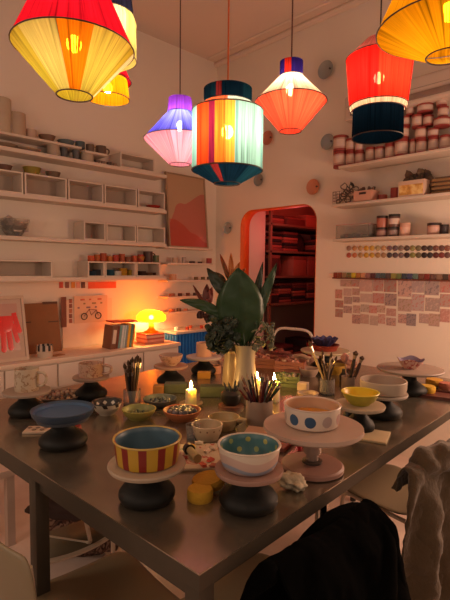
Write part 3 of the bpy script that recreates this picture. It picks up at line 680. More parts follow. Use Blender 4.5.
lg = obj('leg', lathe([(0, .05), (.02, .05), (.02, TZ-.034), (0, TZ-.034)], 20, c=(-.06, .56)), M('c4b8ac', .2, 1.), o)
obj('foot', lathe([(0, 0), (.02, 0), (.026, .05), (0, .05)], 16, c=(-.06, .56)), M('2c2622'), lg)
bm = bmesh.new(); box(bm, -1.5, -.03, .02, .04, TZ-.08, TZ-.034); box(bm, -1.5, -.03, 2.09, 2.11, TZ-.08, TZ-.034); box(bm, -.04, -.02, .03, 2.1, TZ-.06, TZ-.034); obj('apron', bm, DST, o)

# ---------------------------------------------------------------- banding wheels
CAST = M('0b0a08', .6, 0., bmp=.1, spec=.35)
def wheel(px, py, r, label, head='a88f80', h=.1, fr=.072, foot=None, loc=None, thick=.009, wood=True):
    p = loc or hz(px, py, TZ+h)
    o = thing('banding_wheel', label, 'banding wheel', (p.x, p.y, TZ))
    k = fr/.072
    obj('foot', lathe([(0, 0), (.058*k, 0), (.068*k, .006), (.073*k, .016), (.072*k, .026), (.064*k, .037), (.051*k, .047), (.038*k, .057), (.030*k, .068), (.027*k, h-.018), (.034*k, h-thick-.003), (0, h-thick-.003)], 40), foot or CAST, o)
    obj('wheel_head', lathe([(0, h-thick-.0028), (r*.97, h-thick-.0028), (r, h-thick*.5), (r*.985, h), (0, h)], 56), M(head, .55, scale=30) if isinstance(head, str) else head, o)
    return o, Vector((p.x, p.y, TZ+h))
_, q1 = wheel(27, 390, .093, 'black-footed banding wheel carrying the tall patterned mug near the picture frame', 'a08a7a')
_, q2 = wheel(91, 376, .083, 'black-footed banding wheel carrying the short speckled mug', 'a08676')
_, q3 = wheel(63, 416, .086, 'black banding wheel under the broad blue plate', '3b3f48', fr=.078)
_, q4 = wheel(147, 462, .1, 'black-footed banding wheel with pale round head under the striped bowl', 'b09a84')
_, q5 = wheel(249, 467, .087, 'black-footed banding wheel under the bowl with spotted teal inside', 'a07a6c', fr=.074)
_, q7 = wheel(171, 365, .088, 'black-footed banding wheel nearest the console end, holding a small cup', 'a8806a')
_, q8 = wheel(204, 356, .102, 'black-footed banding wheel in front of the blue crate', 'b8a49a')
_, q9 = wheel(383, 392, .098, 'black banding wheel carrying the wide white dish', 'b0a294', fr=.078)
_, q9b = wheel(360, 404, .092, 'banding wheel carrying the bright yellow bowl', 'b5a088', fr=.055)
_, q11 = wheel(325, 350, .145, 'wide banding wheel at the far edge of the table carrying the blue and red bowl', 'b3a184', h=.12, fr=.085)
_, q10 = wheel(410, 368, .155, 'wide grey-topped black banding wheel near the right edge of the table', '9b877a', h=.125, fr=.082)
# second dark foot stage seen under the wide grey wheel
WOODP = M('b08a7c', .55, scale=20)
p = hz(313, 425, TZ+.135)
o = thing('wooden_turntable', 'large pale wooden turntable on a round wooden base', 'turntable', (p.x, p.y, TZ)); q6 = Vector((p.x, p.y, TZ+.135))
obj('foot', lathe([(0, 0), (.088, 0), (.094, .004), (.094, .014), (.088, .019), (.03, .02), (0, .02)], 56), M('a07568', .5), o)
obj('column', lathe([(0, .0205), (.018, .0205), (.018, .05), (.026, .052), (.026, .118), (0, .118)], 32), M('9a8276', .35, .3), o)
obj('collar', lathe([(.019, .022), (.03, .022), (.03, .028), (.0185, .03)], 28), M('4a3c34', .4), o)
obj('wheel_head', lathe([(0, .1185), (.142, .1185), (.148, .124), (.147, .135), (0, .135)], 64), M('b59a8a', .5, scale=14), o)
# ---------------------------------------------------------------- bowls, mugs and plates
def bowl(name, q, R1, R0, h, out, ins, label, cat='bowl', t=.006, rz=0, wob=0., rim=None, prof=None, foot=.3):
    o = thing(name, label, cat, q, rz)
    pr_ = prof or [(0, 0), (R0, 0), (R0*1.03, h*.06), (R0+(R1-R0)*.55, h*.35), (R0+(R1-R0)*.85, h*.7), (R1, h*.98)]
    obj('body', lathe(pr_+[(R1-t*.3, h), (R1-t*.7, h)], 56, wob=wob), out, o)
    obj('glazed_inside', lathe([(R1-t*.7, h), (R1-t, h*.97)]+[(max(r-t, 0), max(z, t)) for r, z in pr_[::-1][1:-1]]+[(0, t)], 56, wob=wob), ins, o)
    if rim: obj('rim', tube([(R1*(1-.15*t)*math.cos(a*PI/24)-0, R1*math.sin(a*PI/24), h) for a in range(48)], t*.42, 6, closed=True), rim, o)
    return o
def striped(name, n, c1, c2, f=.45):
    m, nt, b = newmat(name); a, z = angle(nt); w = noise(nt, 30)*.02
    nt.links.new(mixc(nt, ((a*n+w).m('FRACT') < f), c1, c2), b.inputs['Base Color']); b.inputs['Roughness'].default_value = .4; return m
def dotted(name, base, cols, n, z0, rad, Rr, rows=1, dz=.03, inner=False):
    m, nt, b = newmat(name); col = lin(base)
    a, z = angle(nt)
    last = None
    for k in range(rows):
        aa = a*n+(.5*(k % 2)+.1)
        fa = (aa.m('FRACT')-.5)*(2*PI*Rr/n); zz = z-(z0+dz*k)
        wob = noise(nt, 60)*.004
        d = ((fa*fa+zz*zz).m('SQRT')+wob) < rad
        idx = (aa.m('FLOOR')*.37+.11*k).m('FRACT')
        c = ramp(nt, idx, [(i/len(cols), q) for i, q in enumerate(cols)])
        last = mixc(nt, d, last if last is not None else lin(base), c)
    nt.links.new(last, b.inputs['Base Color']); b.inputs['Roughness'].default_value = .4; return m
CREAM = M('cbb8a6', .4, scale=20)
str_pr = [(0, 0), (.072, 0), (.078, .004), (.081, .02), (.084, .05), (.086, .061)]
bowl('striped_bowl', q4+Vector((-.004, .004, 0)), .086, .075, .063, striped('red_yellow_stripes', 11, 'b8902c', '7e2018', .42), M('46606f', .4, scale=30), 'yellow bowl with dark red stripes and a grey blue inside', prof=str_pr, rim=M('b89a4a', .4))
str_pr = [(0, 0), (.056, 0), (.066, .006), (.072, .02), (.076, .045), (.077, .058)]
m, nt, b = newmat('cream_blue_wave'); a, z = angle(nt); wv = ((a*(2*PI*3)).m('SINE')*.006+z)
nt.links.new(ramp(nt, wv*10, [(0, 'b09a94'), (.10, '8f97a8'), (.20, 'c6a79a'), (.42, 'd2c0ae')]), b.inputs['Base Color']); b.inputs['Roughness'].default_value = .4
bowl('spotted_bowl', q5, .078, .06, .06, m, dotted('teal_yellow_dots', '456f74', ['9c9a50', '929e62', 'aaa45a'], 9, .022, .0085, .065, 2, .024), 'cream bowl with a teal inside full of yellow green spots', prof=str_pr, rim=M('d2c0ae', .4))
str_pr = [(0, 0), (.07, 0), (.077, .005), (.081, .02), (.083, .05), (.083, .058)]
bowl('polka_dot_bowl', q6+Vector((-.006, .002, 0)), .083, .07, .062, dotted('blue_pink_dots', 'd6c4b4', ['2e4f70', 'b09a94', '35587a', 'b48f8a'], 10, .03, .0185, .083), M('c9a080', .4), 'white bowl with big blue and pink dots on the wooden turntable', prof=str_pr, rim=M('d0b8a8', .4))
solo('glaze_pool', lathe([(0, 0), (.07, 0), (.07, .001), (0, .001)], 40), M('d09030', .25), 'round patch of orange yellow glaze inside the polka dot bowl', 'glaze', q6+Vector((-.006, .002, .03)))
o = thing('blue_plate', 'broad matt blue plate with low rim on the black banding wheel', 'plate', q3)
obj('body', lathe([(0, 0), (.09, 0), (.098, .01), (.103, .026), (.1, .027), (.094, .02)], 56), M('2f4258', .4), o)
obj('glazed_inside', lathe([(.094, .02), (.088, .012), (0, .011)], 56), M('38587c', .5, scale=30), o)
# patterned mug
m, nt, b = newmat('speckled_pattern'); n = noise(nt, 60, detail=1); nt.links.new(ramp(nt, n, [(0, 'c2ac94'), (.56, '9a7a5c'), (.62, 'b89a80')]), b.inputs['Base Color']); b.inputs['Roughness'].default_value = .4
mug('patterned_mug', 0, 0, 0, 0, .047, .09, '', 'tall cream mug with a brown leafy pattern on the banding wheel nearest the frame', R(40), q1+Vector((0, 0, 0)), m)
m, nt, b = newmat('pink_speckle'); n = noise(nt, 50, detail=1); nt.links.new(ramp(nt, n, [(0, 'c49a84'), (.54, '9a6450'), (.6, 'c8a890')]), b.inputs['Base Color']); b.inputs['Roughness'].default_value = .4
mug('speckled_mug', 0, 0, 0, 0, .055, .062, '', 'short pinkish speckled mug on the second banding wheel', R(40), q2, m)
bowl('flared_cup', q7, .062, .03, .055, m, M('a88470', .4), 'small flared pinkish cup on the wheel near the console end', 'cup')
mug('peach_mug', 0, 0, 0, 0, .045, .078, 'cf9c80', 'plain peach mug on the wheel in front of the blue crate', R(45), q8+Vector((-.0, 0, 0)))
bowl('white_dish', q9+Vector((0, 0, 0)), .093, .085, .052, M('b8a491', .45, scale=25), M('ab9684', .45), 'wide straight-sided white dish beside the yellow bowl', prof=[(0, 0), (.082, 0), (.088, .004), (.092, .02), (.093, .05)])
bowl('yellow_bowl', q9b, .067, .035, .046, M('a89a34', .4, scale=40, var=.3), M('d8b612', .4), 'bright yellow bowl with greenish outside near the right edge', rim=M('e8cc40', .4))
def ruffle(name, q, R1, h, c1, c2, label, n=8):
    o = thing(name, label, 'bowl', q); seg = 64
    def ring(prof, amp):
        bm = bmesh.new(); rs = []
        for r, z in prof:
            k = z/h
            rs.append([bm.verts.new((r*(1+amp*k*math.cos(n*2*PI*i/seg))*math.cos(2*PI*i/seg), r*(1+amp*k*math.cos(n*2*PI*i/seg))*math.sin(2*PI*i/seg), z+.006*k*math.sin(n*2*PI*i/seg))) for i in range(seg)])
        for a_, b_ in zip(rs, rs[1:]):
            for i in range(seg): bm.faces.new((a_[i], a_[(i+1) % seg], b_[(i+1) % seg], b_[i]))
        bm.faces.new(rs[0][::-1]) if prof[0][1] < prof[-1][1] else bm.faces.new(rs[-1])
        return bm
    obj('body', ring([(R1*.5, 0), (R1*.6, h*.2), (R1*.85, h*.6), (R1, h)], .08), c1, o)
    obj('glazed_inside', ring([(R1*.995, h*.999), (R1*.82, h*.62), (R1*.5, h*.2), (R1*.3, h*.15)], .08), c2, o)
    return o
m, nt, b = newmat('pink_bloom'); n = noise(nt, 40, detail=1); nt.links.new(ramp(nt, n, [(0, 'c49a90'), (.55, 'a04a48'), (.62, 'd0b0a0')]), b.inputs['Base Color']); b.inputs['Roughness'].default_value = .4
ruffle('ruffled_bowl', q10+Vector((.005, -.01, 0)), .062, .048, m, M('7d7086', .4), 'small wavy-rimmed pink patterned bowl on the wide grey wheel', 4)
ruffle('frilled_bowl', q11+Vector((-.01, 0, .022)), .078, .05, M('2c2a4a', .4, var=.5, scale=60), M('3a3a6a', .4), 'dark blue frilled bowl stacked in the red dish at the far edge', 12)
solo('red_dish', lathe(bowlp(.085, .034, .8), 40), M('8c3424', .4, var=.4, scale=60), 'dark red dish holding the dark blue frilled bowl', 'dish', q11)
def on(px, py): return hz(px, py, TZ)
# small bowls with beads
m, nt, b = newmat('black_white_leaf'); a, z = angle(nt); nt.links.new(mixc(nt, ((a*7+z*9).m('FRACT') < .35)*(z > .036), 'd2c0aa', '2a2420'), b.inputs['Base Color']); b.inputs['Roughness'].default_value = .4
m2, nt, b = newmat('black_white_inside'); a, z = angle(nt); nt.links.new(mixc(nt, (((a*9).m('FRACT')-.5).m('ABSOLUTE')*.03+(z-.035).m('ABSOLUTE')) < .0085, '2b2622', 'd6c8b4'), b.inputs['Base Color']); b.inputs['Roughness'].default_value = .4
bowl('leaf_bowl', on(107, 414), .06, .03, .052, m, m2, 'white bowl with a black leafy band round its rim', rim=M('2b2622', .4))
def beads(q, R1, n, cols, label, r=.008, h0=.02, grp='beads'):
    for i in range(n):
        a = i*2.4; rr_ = R1*math.sqrt((i+.5)/n)
        solo('clay_bead', sphere(r*(.85+.3*((i*7) % 3)/2), sub=2, lump=.08, seed=i), M(cols[i % len(cols)], .35), label, 'bead', q+Vector((rr_*math.cos(a), rr_*math.sin(a), h0+.004*((i*3) % 3))), group=grp)
qa = on(139, 418); bowl('green_dish', qa, .068, .04, .04, M('a3954a', .4), M('8a8a52', .4), 'olive green dish with beads beside the leaf-banded bowl')
beads(qa, .036, 12, ['3f4a34', '5c6240', '7a7448'], 'small dark green bead in the olive green dish', grp='beads in the olive dish')
qb = on(160, 405); bowl('dark_dish', qb, .075, .05, .032, M('4c4c48', .4), M('59605c', .4), 'low dark grey blue dish behind the olive one')
beads(qb, .046, 16, ['34404a', '22282c', '5a6468', '6e6a60'], 'small blue black bead in the low dark dish', grp='beads in the dark dish')
qc = on(182, 419); bowl('terracotta_dish', qc, .076, .045, .04, M('b0653c', .5), M('a8552f', .5), 'terracotta dish heaped with dark glossy beads')
beads(qc, .052, 30, ['1e1c20', '3a3438', '54484a', '6e6468', '2a2c36'], 'dark glossy bead heaped in the terracotta dish', r=.0105, h0=.036, grp='beads in the terracotta dish')
qd = on(62, 398); bowl('bead_tray', qd, .10, .07, .02, M('b0907a', .5), M('8d6e5a', .5), 'shallow tan tray of beads between the first two wheels')
beads(qd, .08, 40, ['6a4a3c', '8a6a54', 'a08070', '5a4c44', 'b59a80'], 'small brown bead in the shallow tan tray', r=.009, h0=.014, grp='beads in the tan tray')
# lipped bowl, cream cup, glass
o = bowl('spotted_creamer', on(207, 438), .056, .04, .052, dotted('brown_dashes', 'c2a888', ['7a5638', '6a4a34'], 14, .038, .005, .056), M('b39a78', .4), 'cream bowl with a row of brown dashes, beside the small glass')
o = bowl('spouted_bowl', on(224, 428), .06, .04, .045, M('b49a6e', .4), M('a38a5c', .4), 'tan bowl with a pointed pouring spout behind the dashed one', rz=R(20))
bm = bmesh.new(); vs = [bm.verts.new(p) for p in ((.052, -.02, .045), (.052, .02, .045), (.092, 0, .05), (.052, 0, .018))]
for f in ((0, 3, 2), (1, 2, 3)): bm.faces.new([vs[i] for i in f])
obj('spout', bm, M('b49a6e', .4), o, solid=.004)
solo('shot_glass', lathe([(0, 0), (.022, 0), (.026, .05), (.0245, .05), (.021, .006), (0, .006)], 28), GLASS, 'small clear glass beside the dashed cream bowl', 'glass', on(193, 438))
solo('glass_dish', lathe([(0, 0), (.05, 0), (.056, .02), (.053, .02), (.048, .004), (0, .004)], 36), GLASS, 'clear glass dish rim seen behind the striped bowl', 'dish', on(163, 437))
# candles
WAX, nt, b = newmat('candle_wax'); b.inputs['Base Color'].default_value = (1, .86, .55, 1); b.inputs['Subsurface Weight'].default_value = 1
b.inputs['Subsurface Radius'].default_value = (.05, .035, .015); b.inputs['Subsurface Scale'].default_value = 1.0
tr = nt.nodes.new('ShaderNodeBsdfTranslucent'); tr.inputs[0].default_value = (1, .84, .5, 1); mx = nt.nodes.new('ShaderNodeMixShader'); mx.inputs[0].default_value = .5
nt.links.new(b.outputs[0], mx.inputs[1]); nt.links.new(tr.outputs[0], mx.inputs[2]); nt.links.new(mx.outputs[0], nt.nodes['Material Output'].inputs[0])
def candle(px, py, r, h, label, glass=False):
    o = thing('pillar_candle', label, 'candle', on(px, py))
    m = WAX
    obj('wax', lathe([(0, 0), (r, 0), (r, h-.004), (r-.003, h), (r-.008, h-.003), (r*.3, h-.006), (0, h-.006)], 36), m, o)
    obj('wick', tube([(0, 0, h-.006), (.001, 0, h+.006)], .0012, 6), M('2a1a10'), o)
    obj('flame', lathe([(0, h+.002), (.005, h+.008), (.0065, h+.015), (.004, h+.026), (0, h+.038)], 16), emit('ffbe60', 420), o)
    return o
solo('candle_saucer', lathe([(0, 0), (.03, 0), (.05, .01), (.052, .014), (.03, .006), (0, .006)], 36), M('a89a70', .4), 'round saucer under the candle nearest the terracotta dish', 'saucer', on(191, 406))
c = candle(191, 406, .024, .068, 'lit cream pillar candle on a saucer by the terracotta dish'); c.location.z += .0065
candle(274, 401, .026, .09, 'tallest lit pillar candle, right behind the cup of coloured pencils')
candle(257, 395, .023, .075, 'lit candle half hidden behind the coloured pencils')
# coloured pencils in the cup
def brushpot(px, py, r, h, mat, label, name='pencil_cup', cat='cup'):
    q = on(px, py); solo(name, lathe([(0, 0), (r*.96, 0), (r, .004), (r, h), (r-.003, h), (r-.004, .006), (0, .006)], 36), mat, label, cat, q); return q
qp = brushpot(259, 424, .052, .098, M('9c8474', .5), 'plain pinkish cream cup crammed with coloured pencils')
def lean_dir(i, n, spread=.3): a = i*2.4; s = spread*math.sqrt((i+.5)/n); return s*math.cos(a), s*math.sin(a)
pc_ = ['5e2222', '203226', '7a4a22', '3c1e32', '1e283e', '6e343e', '4a3822', '2a1f1c', '7a2c22', '263834']
cn = ['red', 'green', 'orange', 'purple', 'blue', 'pink', 'brown', 'black', 'scarlet', 'teal']
for i in range(30):
    dx, dy = lean_dir(i, 30, .8); L = .165+.025*((i*7) % 5)/5
    bx, by = -dx*.03+.01*math.cos(i), -dy*.03+.01*math.sin(i)
    o = thing('coloured_pencil', '%s coloured pencil standing in the crowded pinkish cup' % cn[i % 10], 'pencil', qp+Vector((bx, by, .007)), 0, cn[i % 10]+' pencils in the cup')
    o.rotation_euler = Vector((dx, dy, 1)).to_track_quat('Z', 'Y').to_euler()
    obj('barrel', lathe([(0, 0), (.0042, 0), (.0042, L), (0, L)], 6), M(pc_[i % 10], .4), o)
    obj('sharpened_tip', lathe([(.0041, L), (.001, L+.014), (0, L+.016)], 6), M('94745a'), o)
def brush(q, dx, dy, L, col, label, grp, big=1.):
    o = thing('paintbrush', label, 'paintbrush', q, 0, grp); o.rotation_euler = Vector((dx, dy, 1)).to_track_quat('Z', 'Y').to_euler()
    obj('handle', lathe([(0, 0), (.002*big, 0), (.0045*big, L*.6), (.003*big, L*.78), (0, L*.78)], 8), M(col, .4), o)
    obj('ferrule', lathe([(.0032*big, L*.77), (.0045*big, L*.88), (0, L*.88)], 8), M('b0a090', .3, .9), o)
    obj('bristles', lathe([(.0045*big, L*.875), (.006*big, L*.93), (.001, L), (0, L)], 8), M('4a3424', .9), o)
q = brushpot(132, 405, .037, .07, GLASS, 'clear glass jar full of dark brushes beside the orange glow', 'glass_jar', 'jar')
for i in range(14):
    dx, dy = lean_dir(i, 14, .17); brush(q+Vector((dx*.06, dy*.06, .007)), dx, dy, .165+.013*((i*3) % 5), ['2e2018', '4a3020', '1c1a1a', '6a4a30'][i % 4], 'dark-handled paintbrush in the glass jar by the console', 'brushes in the jar by the console', 1.2)
q = brushpot(327, 394, .036, .075, GLASS, 'clear glass jar of dark brushes behind the polka dot bowl', 'glass_jar', 'jar')
for i in range(9):
    dx, dy = lean_dir(i+2, 11, .34); brush(q+Vector((-dx*.04, -dy*.04, .007)), dx, dy, .15+.02*(i % 4), ['2e2420', '7a6048', '3a2c24', 'a89078'][i % 4], 'paintbrush in the glass jar behind the polka dot bowl', 'brushes in the jar behind the dotted bowl', 1.1)
brush(q+Vector((.01, -.0, .007)), -.42, -.12, .27, 'b59a68', 'long pale wooden paintbrush slanting out of the jar behind the polka dot bowl', None, 1.6)
q = brushpot(348, 388, .034, .06, M('9c8478', .4), 'small greyish pot with two thick dark brushes behind the yellow bowl', 'brush_pot', 'pot')
brush(q+Vector((.0, 0, .007)), .16, .10, .19, '2a1c1a', 'thick dark brush leaning to the right in the greyish pot', None, 2.4)
brush(q+Vector((.012, 0.01, .007)), .26, .2, .17, '3a2420', 'second thick dark brush leaning out of the greyish pot, shorter', None, 2.2)
o = thing('round_mop_brush', 'brush with a fluffy pink round head in the greyish pot', 'brush', q+Vector((-.01, .01, .007))); obj('handle', tube([(0, 0, 0), (-.012, -.01, .13)], .003, 6), M('a08070'), o); obj('brush_head', sphere(.02, (-.013, -.011, .145), (1, 1, 1.1), sub=3, lump=.1), M('c08a80', .9), o)
# vases
o = thing('cream_vase', 'tall waisted cream vase with a flared lip holding the big leaves', 'vase', on(245, 402)); qv = Vector(o.location)
obj('body', lathe([(0, 0), (.05, 0), (.056, .02), (.058, .07), (.05, .13), (.042, .18), (.042, .22), (.05, .262), (.046, .262), (.038, .22), (.038, .18), (.046, .12), (.05, .03), (0, .012)], 48), M('b5a386', .35), o)
o = thing('cream_jug', 'narrow cream jug standing close behind the tall vase', 'jug', on(231, 395)); qj = Vector(o.location)
obj('body', lathe([(0, 0), (.036, 0), (.042, .03), (.04, .12), (.033, .19), (.036, .215), (.032, .215), (.03, .19), (.036, .12), (.036, .02), (0, .012)], 40), M('a8916e', .35), o)
obj('handle', tube(arc((.036, 0, .19), (.085, 0, .19), (.07, 0, .11), 6)+arc((.07, 0, .11), (.06, 0, .06), (.038, 0, .05), 5)[1:], .006, 8), M('a8916e', .35), o)
# leaves
def leaf_bm(p0, p1, w, bendv, fold=.25, n=14, peak=.45, nrm=None):
    bm = bmesh.new(); p0, p1 = Vector(p0), Vector(p1); d = (p1-p0)
    nr = (nrm or (CAM-p0)).normalized(); s = d.cross(nr).normalized(); nr = s.cross(d).normalized(); rows = []
    for k in range(n+1):
        t = k/n; c = p0+d*t+Vector(bendv)*math.sin(t*PI)*1.0
        ww = .55*w*math.sin(PI*t**(math.log(.5)/math.log(peak)))**.75 if 0 < t < 1 else w*.02
        rows.append([bm.verts.new(c+s*(j*ww/4)+nr*(-abs(j)*ww*fold/4+.004*math.sin(k*1.7+j)*min(1, abs(j)))) for j in range(-4, 5)])
    for a_, b_ in zip(rows, rows[1:]):
        for j in range(8): bm.faces.new((a_[j], a_[j+1], b_[j+1], b_[j]))
    return bm
def leafmat(name, c):
    m, nt, b = newmat(name); x, y, z, v = coords(nt); n = noise(nt, 8, v, 4)
    cc = lin(c); nt.links.new(mixc(nt, n, tuple(q*.7 for q in cc[:3])+(1,), tuple(q*1.3 for q in cc[:3])+(1,)), b.inputs['Base Color']); b.inputs['Roughness'].default_value = .4; return m
GL, GD = leafmat('leaf_green', '28421f'), leafmat('leaf_dark', '1f2c18')
mouth = qv+Vector((0, 0, .24))
dv = dep(mouth)
plant = thing('bird_of_paradise', 'bunch of broad green bird of paradise leaves in the cream vase', 'plant', qv+Vector((0, 0, .02)))
def addp(nm, bm, mt, **k):
    xf(bm, Matrix.Translation(-plant.location)); return obj(nm, bm, mt, plant, **k)
for (bx, by), (tx, ty), w, dd, mt, pk, bd in (
    ((244, 346), (238, 268), .19, -.05, GL, .56, -.03), ((240, 344), (224, 284), .13, .02, GL, .5, 0), ((246, 345), (263, 262), .045, .06, GD, .4, .0), ((249, 344), (277, 263), .044, .0, GL, .45, .02),
    ((232, 322), (180, 300), .045, .03, GL, .5, .02), ((231, 302), (207, 268), .05, .02, GD, .5, .0), ((238, 340), (214, 322), .09, -.02, GD, .5, 0)):
    a_, b_ = hd(bx, by, dv), hd(tx, ty, dv+dd)
    lf = addp('leaf', leaf_bm(a_, b_, w, (0, 0, bd), peak=pk), mt, solid=.0015)
bm = bmesh.new()
for tx, ty, dd in ((238, 300, -.02), (250, 330, .02), (232, 322, .01), (231, 302, .02), (225, 320, 0), (240, 290, .02), (212, 318, .04)):
    tube(arc(mouth-Vector((0, 0, .16)), mouth+Vector((0, 0, .05)), hd(tx, ty, dv+dd), 8), .004, 6, bm)
addp('stems', bm, GL)
fl = thing('crane_flower', 'orange crane flower with spiky petals above the broad leaf', 'flower', hd(231, 285, dv+.03)); L0 = fl.location.copy()
for (bx, by), (tx, ty), w, c in (((229, 279), (220, 254), .018, '9c4a20'), ((231, 279), (231, 253), .022, 'c4682c'), ((233, 279), (240, 262), .024, 'c8702e'), ((234, 280), (246, 268), .018, 'b85c2c'), ((228, 280), (223, 262), .014, '6a4a24'), ((226, 282), (212, 272), .03, '4a3a24')):
    obj('petal', xf(leaf_bm(hd(bx, by, dv+.03), hd(tx, ty, dv+.03), w, (0, 0, 0), n=8), Matrix.Translation(-L0)), M(c, .5), fl, solid=.002)
obj('stem', tube([(0, 0, .03), mouth-Vector((0, 0, .1))-L0], .004, 6), GD, fl)
h2 = thing('red_bud_stem', 'dark red heliconia-like bud stem leaning out to the side of the leaves', 'flower', hd(206, 305, dv+.06)); L0 = h2.location.copy()
for (bx, by), (tx, ty), w, c in (((206, 308), (193, 285), .016, '7a3826'), ((206, 306), (207, 284), .035, '6a2c22'), ((207, 308), (212, 287), .03, '8a3a2c'), ((204, 312), (197, 318), .035, '4a2220'), ((208, 312), (206, 322), .03, '52281f'), ((210, 312), (218, 320), .02, '4a2a20')):
    obj('bract', xf(leaf_bm(hd(bx, by, dv+.06), hd(tx, ty, dv+.06), w, (0, 0, 0), n=8), Matrix.Translation(-L0)), M(c, .5), h2, solid=.002)
obj('stem', tube([L0*0, hd(222, 325, dv+.02)-L0, mouth-Vector((0, 0, .1))-L0], .0035, 6), GD, h2)
def eucalyptus(label, spots, c, col2, stem_to, rr, base, n):
    e = thing('eucalyptus_branch', label, 'branch', base); L0 = Vector(base); bm = bmesh.new()
    rnd = random.Random(n)
    st_ = bmesh.new()
    for (px, py) in stem_to: tube(arc((0, 0, 0), (hd(px, py, dv)-L0)*.5+Vector((0, 0, .05)), hd(px, py, dv)-L0, 6), .0025, 5, st_)
    obj('stems', st_, M('4a4632'), e)
    x0, x1, y0_, y1_ = spots
    for i in range(n):
        px, py = rnd.uniform(x0, x1), rnd.uniform(y0_, y1_); p = hd(px, py, dv+rnd.uniform(-.06, .07))-L0
        t = Vector((rnd.uniform(-1, 1), rnd.uniform(-1, 1), rnd.uniform(-.6, .9))).normalized()*rr*2*rnd.uniform(.7, 1.15)
        q_ = leaf_bm(p-t*.5, p+t*.5, rr*1.7, (0, 0, 0), n=6, nrm=Vector((rnd.uniform(-1, 1), -1, rnd.uniform(0, 1))))
        me = bpy.data.meshes.new('t'); q_.to_mesh(me); bm.from_mesh(me); q_.free(); bpy.data.meshes.remove(me)
    o = obj('foliage', bm, M(c, .5, var=.35, scale=9), e, solid=.001); return e
eucalyptus('dark round-leaved branch spilling over the vase towards the blue crate', (208, 238, 316, 352), '2f3a2a', '', [(212, 325), (222, 345), (215, 335), (230, 318)], .023, mouth-Vector((0, 0, .06)), 75)
eucalyptus('pale round-leaved sprig hanging out of the vase towards the arch', (253, 272, 322, 356), '75735a', '', [(262, 330), (268, 335), (256, 350)], .018, mouth-Vector((0, 0, .03)), 26)
# dark pot with cactus-like tips
o = thing('cactus_pot', 'black round pot with dark spiky shoots on a wooden base between the candles', 'plant', on(231, 407))
obj('base', lathe([(0, 0), (.055, 0), (.055, .012), (0, .012)], 32), M('6a4230'), o)
obj('pot', lathe([(0, .0125), (.03, .0125), (.046, .035), (.045, .06), (.03, .075), (.026, .07), (0, .068)], 32), M('171412', .4), o)
for i in range(7):
    a = i*.9; obj('shoot', lathe([(0, 0), (.005, .004), (.004, .03+.006*(i % 3)), (0, .04+.006*(i % 3))], 8), M('2c3030'), o).matrix_local = Matrix.Translation((.02*math.cos(a), .02*math.sin(a), .066)) @ Matrix.Rotation(.35, 4, (-math.sin(a), math.cos(a), 0))
# blocks, sponges, tiles
def block(name, px, py, w, d, h, col, label, cat, rz=.8, bv=.004, lump=None):
    return solo(name, bev(B(-w/2, w/2, -d/2, d/2, 0, h), bv, 3), M(col, .8, bmp=.15), label, cat, on(px, py), rz)
block('yellow_block', 204, 378, .07, .05, .035, 'c08a34', 'small mustard yellow block behind the candle on the saucer', 'block')
block('tan_block', 159, 393, .05, .05, .04, 'a06a34', 'tan block behind the low dark dish', 'block')
block('green_packet', 176, 392, .11, .06, .045, '545840', 'dull green packet behind the candle on the saucer', 'packet')
block('green_box', 215, 396, .14, .06, .05, '434a34', 'flat green box behind the candle and the black pot', 'box')
def sponge(px, py, r, h, col, label, sx_=1., dz=0, rot=(0, 0, 0)):
    o = solo('round_sponge', lathe([(0, 0), (r*.93, 0), (r, h*.2), (r*1.0, h*.8), (r*.92, h), (0, h)], 40, wob=.02), M(col, .9, bmp=.5, scale=30), label, 'sponge', on(px, py)+Vector((0, 0, dz))); o.scale = (1, sx_, 1); o.rotation_euler = rot; return o
sponge(200, 499, .034, .03, 'c9962a', 'round yellow sponge nearest the front corner of the table', )
sponge(209, 490, .045, .028, 'b88526', 'bigger ochre sponge tilted behind the round yellow one', .7, .012, (.25, -.15, .9))
solo('yellow_ball', sphere(.017, sub=3), M('d8a82a', .6), 'small yellow ball sponge beside the striped bowl', 'ball', on(174, 450)+Vector((0, 0, .017)))
solo('yellow_ball', sphere(.011, sub=3, lump=.08), M('e0b838', .6), 'tiny yellow lump on the paint paper', 'ball', on(192, 451)+Vector((0, 0, .012)))
o = thing('paint_palette', 'square paper palette smeared with red and green paint under the tube', 'palette', on(193, 458), R(-38)+PI/2*0)
m, nt, b = newmat('paint_smears'); n = noise(nt, 26, detail=3); nt.links.new(ramp(nt, n, [(0, '3a6a5a'), (.34, 'bfa888'), (.58, 'c8b292'), (.62, 'a84a38'), (.68, 'c2a080')]), b.inputs['Base Color']); b.inputs['Roughness'].default_value = .5
obj('board', bev(B(-.10, .10, -.085, .085, 0, .008), .002), M('b59a80'), o)
obj('paint_surface', B(-.097, .097, -.082, .082, .0081, .0092), m, o)
o = thing('paint_tube', 'beige tube with a black cap lying on the paint palette', 'tube', on(190, 457)+Vector((0, 0, .022)), R(70))
obj('body', xf(lathe([(0, 0), (.012, 0), (.013, .07), (0, .07)], 20), Matrix.Rotation(PI/2, 4, 'X')), M('a08a5c', .5), o)
obj('cap', xf(lathe([(0, -.022), (.017, -.022), (.018, -.001), (0, -.001)], 20), Matrix.Rotation(PI/2, 4, 'X')), M('191513', .4), o)
for i, (px, py, c) in enumerate(((177, 457, 'd0a890'), (182, 462, '8a3028'), (207, 455, 'c8b49a'), (213, 452, 'bfa58a'), (199, 447, 'd2bc9c'), (210, 464, 'b54a34'), (203, 469, 'c8583a'), (214, 470, 'a85a44'))):
    solo('clay_scrap', sphere(.010, s=(1.6, 1, .7), sub=2, lump=.25, seed=i), M(c, .7), 'small coloured clay scrap lying on the paint palette', 'scrap', on(px, py)+Vector((0, 0, .014)), i, group='clay scraps on the palette')
